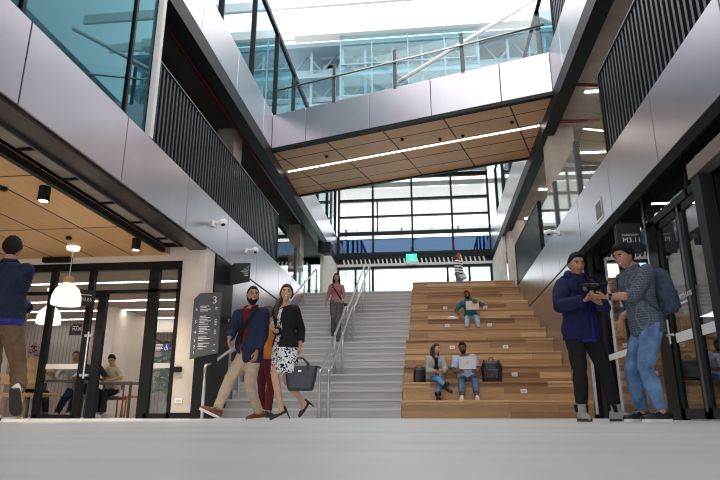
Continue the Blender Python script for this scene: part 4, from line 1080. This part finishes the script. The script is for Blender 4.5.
cloth('grey_trouser', (.11, .095, .09)); cloth('mauve', (.34, .14, .135)); cloth('pale_blue', (.47, .56, .75)); cloth('teal', (.015, .15, .21)); cloth('grey_blazer', (.42, .40, .41)); cloth('beige_coat', (.50, .35, .20)); cloth('mustard', (.48, .17, .03)); cloth('dark_red', (.10, .012, .014)); cloth('cream_shirt', (.66, .58, .42)); cloth('white_cloth', (.80, .80, .80)); cloth('canvas_blue', (.055, .075, .12), var=.25)
mat('brown_leather', (.17, .045, .018), .4); mat('white_sole', (.78, .77, .75), .6); mat('black_leather', (.012, .014, .018), .33, bump=.15, bscale=90); mat('dark_sole', (.03, .026, .022), .7); mat('grey_suede', (.33, .32, .30), .9); mat('tote_leather', (.018, .026, .04), .38, bump=.12, bscale=120)
mat('laptop_metal', (.52, .51, .50), .35, .8); mat('laptop_gold', (.50, .38, .28), .4, .5); mat('white_shoe', (.72, .70, .70), .5); mat('glossy_nylon', (.018, .019, .023), .3, bump=.7, bscale=14)
pattern('check_shirt', 'check', (.060, .078, .108), (.135, .165, .205), 40); pattern('floral', 'blotch', (.72, .74, .75), (.012, .014, .018), 26); pattern('striped', 'stripe', (.78, .78, .76), (.012, .012, .015), 9.5); pattern('scarf_print', 'blotch', (.40, .28, .28), (.05, .02, .03), 20)
# ------------------------------------------------------------------ who is where
def g(x, y, Y, z=None):
    p = at(x, y, Y)
    if z is not None: p.z = z
    return p
def strap(pr, name, label, cat, t0, a0, t1, a1, m, w, off=.05, dirn=1, n=10):
    pass
# bearded man in the blue blazer, mid stride
P = g(250, 357, 7.9, .93)
man = person('bearded man in navy blazer, burgundy shirt and beige chinos striding past the stairs', P, -18, 1.78, hips=-38, neck=P + V((.0, -.03, .535)), head=(44, -3, 0),
    feet=[(g(217, 411, 7.45, .125), -62, 24), (g(259, 413, 8.05, .088), -40, -4)], kpole=[(-.6, -1, .2), (-.5, -1, .1)],
    hands=[dict(w=g(229, 338, 7.62), d=(.1, .0, -1), n=(1, 0, 0), th=(0, -1, 0), pole=(-.35, 1, 0), curl=.6), dict(w=g(257, 351, 7.72), d=(-.15, -.1, -1), n=(-.8, .3, 0), th=(-.3, -1, 0), pole=(.3, 1, 0), curl=.5)],
    skin='skin_olive', hair=('buzz', 'hair_black'), beard=1.3, smile=True,
    top=dict(m='burgundy', sleeve=.0, off=.012, collar=True, fold=.003), jacket=dict(name='blazer', m='navy_wool', off=.022, hem=-.36, sleeve=.97, open=(.030, .085), lapel=True, fold=.006, neck=.93),
    bottom=dict(m='chino', turnup=True, loose=.006), shoes=('low', 'brown_leather', 'white_sole'))
# strap over the left shoulder to the right hip
def sash(pr, side, off, drop=-.12):
    """strap line: shoulder of side (+1 the person's left) across the chest to the other hip"""
    ps = [pr.tpt(.80, 150 * side, off + .02), pr.tpt(.93, 115 * side, off + .035), pr.tpt(.955, 80 * side, off + .03), pr.tpt(.90, 42 * side, off + .015)]
    for q in range(1, 8):
        u = q / 7; ps.append(pr.tpt(.90 + (drop - .90) * u, (42 - 42 * u * 2.6) * side, off + .004))
    return ps
t = thing('shoulder_bag', 'black shoulder bag and strap worn across the bearded man in the blazer', 'bag', man.rt); o = V(man.rt)
sp = sash(man, 1, .045)
MB(o).tube(sp, .024, 8, flat=.2, up=(0, 0, 1)).build('strap', 'black_cloth', t, smooth=True)
e = man.tpt(-.12, -88, .14)
MB(o).box(-.04, .04, -.16, .16, -.24, .02, M=Matrix.Translation(e) @ Matrix.Rotation(.5, 4, 'Z')).build('bag_body', 'black_leather', t, bevel=.015)
MB(o).box(-.046, -.041, -.15, .15, -.10, .015, M=Matrix.Translation(e) @ Matrix.Rotation(.5, 4, 'Z')).build('flap', 'black_cloth', t)
MB(o).tube([sp[-1], e + V((0, 0, .02))], .02, 8, flat=.3).build('strap_end', 'black_cloth', t)

# woman in the black blazer and patterned dress
P = g(285, 357, 7.75, .955)
wom = person('smiling woman in black blazer, black and white patterned dress and black heels', P, -30, 1.70, True, hips=-45, neck=P + V((-.01, -.01, .51)), head=(42, 2, -3),
    feet=[(g(281, 408, 7.6, .150), -62, -26), (g(303, 402, 8.0, .225), -50, -55)], kpole=[(-.6, -1, .2), (-.8, -1, .0)],
    hands=[dict(w=g(275, 331, 7.5), d=(-.35, -.3, .35), n=(1, .2, 0), th=(0, 0, 1), pole=(.2, 1, -.6), curl=.95), dict(w=g(300, 347, 7.72), d=(.02, -.05, -1), n=(-1, 0, 0), th=(0, -1, 0), pole=(.3, 1, 0), curl=.95)],
    skin='skin_fair', hair=('pony', 'hair_brown'), smile=True,
    top=dict(name='dress', m='floral', sleeve=0, off=.012, neck=.93, hem=-.2, skirt=(-.56, .03), fold=.004), jacket=dict(name='blazer', m='black_cloth', off=.022, hem=-.42, sleeve=.80, open=(.085, .075), shift=-.025, lapel=True, fold=.005, neck=.93, cuff=True),
    shoes=('heel', 'black_leather', 'dark_sole'))
c = g(300, 357, 7.66)
t = thing('tote_bag', 'large dark navy leather tote held by the woman in the black blazer', 'bag', (c.x, c.y, c.z)); o = V(t.location)
bx, bw, bt, bb_, hh = c.x + .02, .215, 7.66, .165, 0
zt = g(300, 366, 7.66).z; zb = g(300, 391, 7.66).z
ring = lambda w, d, z: [V((bx + w * math.copysign(abs(math.cos(a)) ** .35, math.cos(a)), bt + d * math.copysign(abs(math.sin(a)) ** .5, math.sin(a)), z)) for a in [2 * PI * j / 28 for j in range(28)]]
MB(o).loft([ring(.15, .055, zb), ring(.165, .07, zb + .03), ring(.19, .075, (zb + zt) / 2), ring(.215, .06, zt)]).build('bag_body', 'tote_leather', t, smooth=False, bevel=.006)
MB(o).tube([(bx - .215, bt, zt - .01), (bx + .225, bt, zt - .01), (bx + .25, bt - .02, zt - .03)], .012, 8).build('zip_top', 'black_leather', t, smooth=True)
for dy in (-.05, .05):
    MB(o).tube([(bx - .1, bt + dy * 1.3, zt - .06), (bx - .085, bt + dy, zt + .03), (c.x - .03, bt + dy * .3, c.z - .015), (c.x + .04, bt + dy * .3, c.z - .015), (bx + .085, bt + dy, zt + .03), (bx + .1, bt + dy * 1.3, zt - .06)], .012, 8, flat=.5).build('handle', 'black_leather', t, smooth=True)
MB(o).box(bx - .02, bx + .02, bt - .088, bt - .078, zt - .075, zt - .06).build('clasp', 'steel_tube', t)

# person between them, seen from behind
P = g(265, 362, 9.3, .95)
person('person with curly auburn hair and mustard jacket seen between the walking pair', P, 165, 1.66, True, feet=[(P + V((.09, -.05, -.845)), 165, 0), (P + V((-.09, .2, -.83)), 165, 5)], skin='skin_fair', hair=('curly', 'hair_curly'),
    hands=[{}, dict(w=P + V((-.25, -.12, .05)))], top=dict(name='jacket', m='mustard', off=.026, hem=-.12, collar=True), bottom=dict(m='dark_red'), shoes=('low', 'black_leather', 'dark_sole'), vox=.016)

# woman coming down the stairs
zs = RISE * 11; P = V((g(336.5, 305, 15.72).x, 15.72, zs + .93))
sw_ = person('woman in mauve top and grey trousers walking down the stone stairs', P, 8, 1.70, True, neck=P + V((0, -.02, .51)), head=(-4, -8, 0), feet=[(P + V((-.08, .02, -.845)), 5, 0), (V((P.x + .09, 15.38, zs - RISE + .085)), 10, 0)],
    hands=[dict(w=g(326, 302, 15.5), d=(-.1, -.3, -1), pole=(-.2, 1, 0)), dict(w=g(344.5, 300, 15.42), d=(-.5, -.4, -.5), n=(-.3, 1, 0), pole=(.35, 1, -.3))],
    skin='skin_olive', hair=('long', 'hair_black'), top=dict(m='mauve', off=.014, hem=-.06, sleeve=.9, collar=True), bottom=dict(m='grey_trouser', loose=.02), shoes=('low', 'black_leather', 'dark_sole'), vox=.016)
t = thing('crossbody_bag', 'black crossbody bag of the woman on the stairs', 'bag', sw_.rt); o = V(sw_.rt)
sp = sash(sw_, -1, .03, -.1); MB(o).tube(sp, .018, 8, flat=.3, up=(0, 0, 1)).build('strap', 'black_cloth', t, smooth=True)
e = sw_.tpt(-.12, 84, .09); MB(o).box(-.04, .04, -.10, .10, -.2, .02, M=Matrix.Translation(e)).build('bag_body', 'black_leather', t, bevel=.012)

# seated on the timber steps
def seated(label, x, n, H, face, fem=False, dx=.11, lean=-.06, neck=None, **kw):
    z = bz(n); y = Y0 + BT * (n - 1) + .34; P = V((x, y, z + .165 * H / 1.75))
    zf = bz(n - 1) + .088
    fe = kw.pop('feet', None) or [(V((x - dx, y - .62, zf)), face - 6, 0), (V((x + dx, y - .62, zf)), face + 6, 0)]
    return person(label, P, face, H, fem, neck=P + V(neck or (0, lean, .44 * H / 1.75)), feet=fe, root=(x, y, z), kpole=kw.pop('kpole', [(-.25, -1, 1.2), (.25, -1, 1.2)]), **kw)
def laptop(label, x, y, z, tilt, m, rz=0, w=.33, d=.23):
    t = thing('laptop', label, 'laptop', (x, y, z), rz)
    MB().box(-w / 2, w / 2, -d, 0, 0, .014).build('base', 'laptop_metal', t, bevel=.004)
    M = Matrix.Translation((0, -d, .014)) @ Matrix.Rotation(tilt, 4, 'X')
    MB().box(-w / 2, w / 2, 0, .008, 0, d, M=M).build('lid', m, t, bevel=.003)
    MB().ball((0, -.001, d / 2), (.012, .002, .013), 10, M=None).build('lid_mark', 'sign_black', t).matrix_local = M
    MB().box(-w / 2 + .02, w / 2 - .02, -d + .08, -.02, .014, .016).build('keyboard', 'sign_black', t)
    return t
x = g(471, 318, 16.6).x
z7 = bz(7); y7 = Y0 + BT * 6
tm = seated('man in teal top seated alone high on the timber steps', x, 7, 1.60, -6, lean=-.10, neck=(-.05, -.08, .40), head=(-12, -6, 8), skin='skin_brown', hair=('short', 'hair_black'), beard=1.4, dx=.15,
    hands=[dict(w=V((x - .30, y7 + .2, z7 + .10)), d=(0, -.3, -1), pole=(-1, .5, 0)), dict(w=V((x + .17, y7 - .04, z7 + .42)), d=(-.7, -.3, .2), n=(0, 1, 0), pole=(1, .2, -.4))],
    top=dict(m='teal', off=.022, hem=-.12, sleeve=.62, neck=.97, hood=True), bottom=dict(m='denim_pale', loose=.01, turnup=True), shoes=('low', 'black_leather', 'white_sole'), vox=.016)
laptop('laptop with a coppery lid on the knees of the man in teal', x + .03, y7 + .16, z7 + .225, -.12, 'laptop_gold', w=.34)
b = MB((x - .52, y7 + .22, z7)).ball((x - .52, y7 + .22, z7 + .035), (.14, .12, .075), 14).ball((x - .45, y7 + .2, z7 + .03), (.10, .10, .05), 12)
b = tag(b.build('folded_cloth', 'white_cloth', smooth=True, loc=(x - .52, y7 + .22, z7)), 'small white crumpled cloth on the step beside the man in teal', 'cloth')
x = g(435.5, 372, 12.8).x; z2 = bz(2); y2 = Y0 + BT
seated('long haired woman in pale grey blazer and blue jeans sitting cross legged', x, 2, 1.58, 10, True, lean=-.05, head=(40, -4, 0), skin='skin_fair', hair=('long', 'hair_brown'),
    feet=[(g(446.5, 386, 12.0), 48, -25), (g(438, 396, 12.08, bz(1) + .09), 6, 0)], kpole=[(.1, -1, 1.6), (.1, -1, .9)],
    hands=[dict(w=g(433, 371, 12.5), d=(.8, -.4, -.3), pole=(-.4, 1, -.3)), dict(w=g(443, 371, 12.5), d=(-.8, -.4, -.2), pole=(.4, 1, -.3))],
    top=dict(m='black_cloth', sleeve=0, off=.010, neck=.93), jacket=dict(name='blazer', m='grey_blazer', off=.028, hem=-.2, sleeve=.95, open=(.05, .075), lapel=True, neck=.93), bottom=dict(m='denim', loose=-.004, off=.012, to=.9), shoes=('boot', 'black_leather', 'dark_sole'), vox=.015)
x = g(466.5, 372, 12.8).x
seated('man in pale blue tee seated beside the woman in the grey blazer', x, 2, 1.62, -4, lean=-.05, neck=(-.04, -.05, .41), head=(-8, -14, 4), skin='skin_brown', hair=('short', 'hair_black'), beard=1.2, dx=.14,
    hands=[dict(w=V((x - .2, y2 + .02, z2 + .20)), d=(.5, -.6, .1), pole=(-.4, 1, -.5)), dict(w=V((x + .2, y2 + .02, z2 + .20)), d=(-.5, -.6, .1), pole=(.4, 1, -.5))],
    top=dict(name='tee', m='pale_blue', off=.02, hem=-.14, sleeve=.40, loose=.012, neck=.93), bottom=dict(m='denim_grey', loose=.012, turnup=True, to=.9), shoes=('low', 'white_shoe', 'white_sole'), vox=.015)
laptop('silver laptop on the lap of the man in the pale blue tee', x + .0, y2 + .10, z2 + .24, -.22, 'laptop_metal', w=.33)
# bags on the same step
def softbag(name, label, x, y, z, w, d, h, m, cat, rz=0):
    t = thing(name, label, cat, (x, y, z + .004), rz); rr = random.Random(len(label)); rings = []
    for q, (s, v) in enumerate(((.92, 0), (1, .1), (1.02, .3), (.96, .6), (.90, .85), (.82, .97), (.6, 1.0))):
        rings.append([V((w / 2 * s * math.copysign(abs(math.cos(a)) ** .45, math.cos(a)) + rr.uniform(-.006, .006), d / 2 * s * math.copysign(abs(math.sin(a)) ** .6, math.sin(a)), h * v)) for a in [2 * PI * j / 26 for j in range(26)]])
    MB().loft(rings).build('bag_body', m, t, smooth=True)
    return t
p = g(492.5, 380, 12.75)
t = softbag('backpack', 'glossy black backpack standing on the step beside the man in the blue tee', p.x, 12.8, z2, .40, .2, .42, 'glossy_nylon', 'bag')
MB().box(-.13, .13, -.125, -.085, .06, .26).build('front_pocket', 'glossy_nylon', t, bevel=.02)
MB().tube([(-.05, 0, .44), (-.03, 0, .495), (.03, 0, .495), (.05, 0, .44)], .01, 8).build('grab_handle', 'black_cloth', t, smooth=True)
for sx in (-1, 1): MB().tube([(sx * .14, .02, .45), (sx * .2, -.02, .3), (sx * .19, -.03, .1)], .016, 8, flat=.4).build('strap', 'black_cloth', t, smooth=True)
p = g(419.5, 380, 12.9)
t = softbag('handbag', 'black bag behind the seated woman in the grey blazer', p.x, 12.98, z2, .26, .16, .30, 'black_leather', 'bag', .2)
MB().tube([(-.08, 0, .28), (-.06, 0, .36), (.06, 0, .36), (.08, 0, .28)], .009, 8).build('handle', 'black_leather', t, smooth=True)

# woman in stripes at the head of the stairs
P = V((g(459, 275, 21.6).x, 21.6, F1 + .93))
person('woman in black and white striped jumper standing at the top behind the seating', P, 62, 1.70, True, head=(15, 0, 0), skin='skin_fair', hair=('long', 'hair_red'), hands=[{}, dict(w=P + V((.15, -.12, -.02)), d=(.5, -.3, -.6))],
    top=dict(name='jumper', m='striped', off=.035, hem=-.1, sleeve=.92, loose=.01), bottom=dict(m='denim'), shoes=('low', 'white_shoe', 'white_sole'), vox=.018)
# lone bag at her hip
p = P + V((.12, -.16, -.16)); t = thing('hip_bag', 'pale blue bag carried by the woman in the striped jumper', 'bag', p)
MB().ball((0, 0, 0), (.15, .05, .10), 14).build('bag_body', 'pale_blue', t, smooth=True); MB().tube([(-.12, 0, .05), (-.1, .05, .4), (-.12, .1, .62)], .012, 6).build('strap', 'pale_blue', t)

# the pair with the drone
P = g(583, 345, 6.62, .955)
hw = g(590, 300, 6.22)
h1 = person('man in navy hoodie and black trousers with grey ankle boots holding a drone', P, 30, 1.735, hips=20, neck=P + V((-.02, -.03, .525)), head=(-20, -14, 0), headoff=(0, -.02, 0),
    feet=[(g(582, 412, 6.45, .088), 4, 0), (g(617, 411, 6.55, .088), 62, 0)], kpole=[(0, -1, 0), (.4, -1, 0)],
    hands=[dict(w=g(583, 301, 6.22), d=(.8, -.1, .35), n=(.2, .2, 1), th=(0, -1, .3), pole=(-.7, -.2, -1), curl=.55), dict(w=g(601, 304, 6.36), d=(-.7, -.3, .35), n=(-.1, 0, 1), th=(0, -1, 0), pole=(.8, .5, -1), curl=.5)],
    skin='skin_tan', hair=('short', 'hair_black'),
    top=dict(name='sweatshirt', m='royal_blue', off=.022, hem=-.30, sleeve=0, fold=.004), jacket=dict(name='hoodie', m='navy_jersey', off=.032, hem=-.22, sleeve=.98, hood=True, open=(.03, .012), shift=.04, fold=.012, cuff=True), bottom=dict(m='black_cloth', loose=.008, to=.9), shoes=('boot', 'grey_suede', 'dark_sole'), vox=.012)
P = g(648, 340, 6.3, .975)
h2 = person('man in blue check shirt and faded jeans leaning over the drone, backpack on', P, -72, 1.79, hips=-80, neck=P + V((-.06, -.01, .535)), head=(18, -20, 0), headoff=(-.03, 0, -.02),
    feet=[(g(642, 413, 6.45, .088), -78, 0), (g(662, 412, 6.12, .088), -84, 0)], kpole=[(-1, 0, 0), (-1, -.1, 0)],
    hands=[dict(w=g(621, 318, 6.45), d=(-.05, 0, -1), n=(-.3, 1, 0), pole=(1, .3, 0)), dict(w=g(606, 297, 6.12), d=(-1, .0, .06), n=(0, .25, 1), th=(-.2, -.6, .6), pole=(.3, -.4, -1), curl=.4)],
    skin='skin_tan', hair=('quiff', 'hair_black'), smile=True,
    top=dict(name='check_shirt', m='check_shirt', off=.026, hem=-.26, sleeve=.60, collar=True, cuff=True, loose=.008, fold=.008), bottom=dict(m='denim', loose=.012, fold=.012), shoes=('low', 'black_leather', 'white_sole'), vox=.012)
# watch on the extended wrist
w_ = h2.WR[1].lerp(h2.EL[1], .13); dr = (h2.WR[1] - h2.EL[1]).normalized(); o = h2.rt
wb = MB(o).tube([w_ - dr * .012, w_ + dr * .012], .037, 14).build('wristwatch', 'black_leather', h2.o, smooth=True)
MB(o).ball(w_ + V((0, -.036, .012)), (.018, .008, .018), 10).build('watch_face', 'black_metal', wb, smooth=True)
# backpack
s, f = h2.S, h2.F; c = h2.tpt(.52, 180, .13)
t = thing('backpack', 'blue grey canvas backpack worn by the man in the check shirt', 'bag', c)
U_ = (h2.N - h2.P).normalized(); f = (f - U_ * f.dot(U_)).normalized(); s = f.cross(U_)
M = Matrix(((s.x, f.x, U_.x, 0), (s.y, f.y, U_.y, 0), (s.z, f.z, U_.z, 0), (0, 0, 0, 1)))
rings = []
for sc, v in ((.86, -.235), (1, -.19), (1.03, 0), (.96, .12), (.82, .19), (.5, .225)):
    rings.append([M @ V((.155 * sc * math.copysign(abs(math.cos(a)) ** .6, math.cos(a)), .095 * sc * math.copysign(abs(math.sin(a)) ** .7, math.sin(a)), v)) for a in [2 * PI * j / 24 for j in range(24)]])
MB().loft(rings).build('bag_body', 'canvas_blue', t, smooth=True)
MB().box(-.11, .11, -.125, -.08, -.2, .0, M=M).build('front_pocket', 'canvas_blue', t, bevel=.02)
MB().tube([M @ V(q) for q in ((-.12, -.06, .13), (-.05, -.1, .16), (.05, -.1, .16), (.12, -.06, .13))], .006, 6).build('zip', 'black_cloth', t)
MB().tube([M @ V((-.04, .03, .215)), M @ V((-.03, .03, .255)), M @ V((.03, .03, .255)), M @ V((.04, .03, .215))], .01, 6).build('grab_handle', 'black_cloth', t)
for sd in (-1, 1):
    ps = [h2.tpt(.30, 180 - 45 * sd, .06), h2.tpt(.12, 105 * sd, .05), h2.tpt(.35, 62 * sd, .052), h2.tpt(.62, 48 * sd, .05), h2.tpt(.86, 50 * sd, .055), h2.tpt(.97, 95 * sd, .06), h2.tpt(.86, 150 * sd, .07)]
    MB(c).tube(ps, .022, 8, flat=.3, up=tuple(s)).build('strap', 'canvas_blue', t, smooth=True)
# drone in their hands
c = g(593, 287, 6.2)
t = thing('drone', 'small dark drone with folding arms held between the two standing men', 'drone', c, -.35)
MB().ball((0, 0, 0), (.075, .045, .04), 14).ball((-.05, -.02, .012), (.04, .035, .03), 12).build('drone_body', 'black_metal', t, smooth=True)
MB().ball((-.075, -.03, -.02), .028, 12).build('camera_gimbal', 'sign_grey', t, smooth=True)
for i, (a, r, zz) in enumerate(((.25, .13, .035), (-.7, .10, .02), (2.6, .15, .04), (3.7, .12, .0))):
    e = V((r * math.cos(a), r * .6 * math.sin(a), zz)); ar = MB().tube([(0, 0, .005), e], [.016, .011], 8).build('arm', 'sign_grey' if i < 3 else 'steel_tube', t, smooth=True)
    MB().lathe([(.016, -.02), (.018, 0), (.016, .018)], e, 12).build('motor', 'black_metal', ar)
    MB().box(-.06, .06, -.007, .007, .020, .023, M=Matrix.Translation(e) @ Matrix.Rotation(.3 + i, 4, 'Z')).build('propeller', 'black_metal', ar)

# man at the left edge, walking away
P = g(-1, 336, 5.35, .975)
person('man in navy bomber jacket and brown trousers walking away at the picture edge', P, 178, 1.80, hips=190, neck=P + V((-.02, .0, .53)), head=(32, -2, 0), feet=[(g(17, 397, 5.15, .27), 200, -52), (V((P.x - .22, 5.65, .088)), 186, 4)][::1], kpole=[(-.6, 1, .2), (0, 1, .2)],
    hands=[dict(w=P + V((.02, .30, .14)), pole=(.25, -1, -.2)), dict(w=P + V((-.14, .34, .16)), pole=(-.5, -1, -.2))], skin='skin_tan', hair=('short', 'hair_black'),
    top=dict(m='royal_blue', off=.024, hem=-.17, sleeve=0), jacket=dict(name='bomber_jacket', m='navy_bomber', off=.028, hem=-.08, sleeve=.97, fold=.010, collar=True, cuff=True), bottom=dict(m='brown_twill', loose=.012, fold=.010), shoes=('low', 'white_shoe', 'dark_sole'), vox=.013)

# people in the cafe
def sitter(label, x, y, face, H=1.68, fem=False, z=.46, lean=(0, 0), kn=.42, **kw):
    fr = math.radians(face); f = V((math.sin(fr), -math.cos(fr), 0)); s = V((math.cos(fr), math.sin(fr), 0)); P = V((x, y, z + .185))
    return person(label, P, face, H, fem, neck=P + V((lean[0], lean[1], .49)), feet=[(P + f * kn - s * .12 + V((0, 0, -P.z + .085)), face, 0), (P + f * kn + s * .12 + V((0, 0, -P.z + .085)), face, 0)], root=(x, y, z),
        kpole=[tuple(f + V((0, 0, 1))), tuple(f + V((0, 0, 1)))], vox=.018, **kw)
sitter('seated woman in beige coat and patterned headscarf, her back to the lobby', -7.66, 11.02, 172, 1.66, True, lean=(.0, .04), skin='skin_olive', hair=('hijab', 'scarf_print'),
    hands=[dict(w=V((-7.45, 11.45, .82)), pole=(1, -.5, -.4)), dict(w=V((-7.95, 11.4, .82)), pole=(-1, -.5, -.4))], top=dict(name='coat', m='beige_coat', off=.045, hem=-.24, loose=.01), bottom=dict(m='black_cloth'), shoes=('low', 'black_leather', 'dark_sole'))
sitter('seated man in dark clothes half hidden by the black cafe door stile', -7.42, 12.72, 70, 1.74, lean=(.08, -.04), skin='skin_brown', hair=('short', 'hair_black'), head=(0, -12, 0),
    hands=[dict(w=V((-7.04, 12.5, .80)), pole=(0, -1, -.4)), dict(w=V((-7.02, 12.7, .80)), pole=(0, 1, -.4))], top=dict(m='charcoal', off=.02, sleeve=.5), bottom=dict(m='charcoal'), shoes=('low', 'white_shoe', 'white_sole'))
sitter('black haired person in cream shirt bent over the long cafe table', -7.1, 13.2, -20, 1.66, lean=(.06, -.24), skin='skin_fair', hair=('short', 'hair_black'), head=(30, -35, 0),
    hands=[dict(w=V((-7.25, 12.66, .79)), pole=(-1, 0, -.4)), dict(w=V((-6.85, 12.62, .79)), pole=(1, 0, -.4))], top=dict(m='cream_shirt', off=.024, sleeve=.6), bottom=dict(m='black_cloth'), shoes=('low', 'black_leather', 'dark_sole'))
sitter('person in dark jeans seated behind the glass panel at the cafe table', -7.7, 12.7, 14, 1.68, skin='skin_tan', hair=('short', 'hair_brown'), lean=(0, -.1), kn=.6,
    hands=[dict(w=V((-7.85, 12.15, .80)), pole=(-1, 0, -.4)), dict(w=V((-7.45, 12.12, .80)), pole=(1, 0, -.4))], top=dict(m='grey_blazer', off=.02), bottom=dict(m='denim_dark'), shoes=('low', 'white_shoe', 'white_sole'))

# ================================================================== LIGHT
w = bpy.data.worlds.new('sky'); SC.world = w; w.use_nodes = True
n = w.node_tree.nodes; l = w.node_tree.links; bg = n['Background']
tc = n.new('ShaderNodeTexCoord'); sp = n.new('ShaderNodeSeparateXYZ'); l.new(tc.outputs['Generated'], sp.inputs[0])
cr = n.new('ShaderNodeValToRGB'); l.new(sp.outputs['Z'], cr.inputs['Fac']); e = cr.color_ramp.elements
e[0].position = 0; e[0].color = (.90, .89, .90, 1); e[1].position = .7; e[1].color = (1, 1, 1, 1)
l.new(cr.outputs['Color'], bg.inputs['Color']); bg.inputs['Strength'].default_value = 1.25
def spot(x, y, z, e, ang=1.9, col=(1, .86, .68), r=.05):
    d = bpy.data.lights.new('downlight_lamp', 'SPOT'); d.energy = e; d.spot_size = ang; d.spot_blend = .6; d.color = col; d.shadow_soft_size = r
    o = bpy.data.objects.new('downlight_lamp', d); COL.objects.link(o); o.location = (x, y, z)
for x, y in ((-5.04, 7.0), (-4.98, 9.5)): spot(x, y, 2.78, 90)
for x, y, z in ((-6.36, 9.85, 1.98),): spot(x, y, z, 30, 2.4)
SC.view_settings.exposure = 1.15
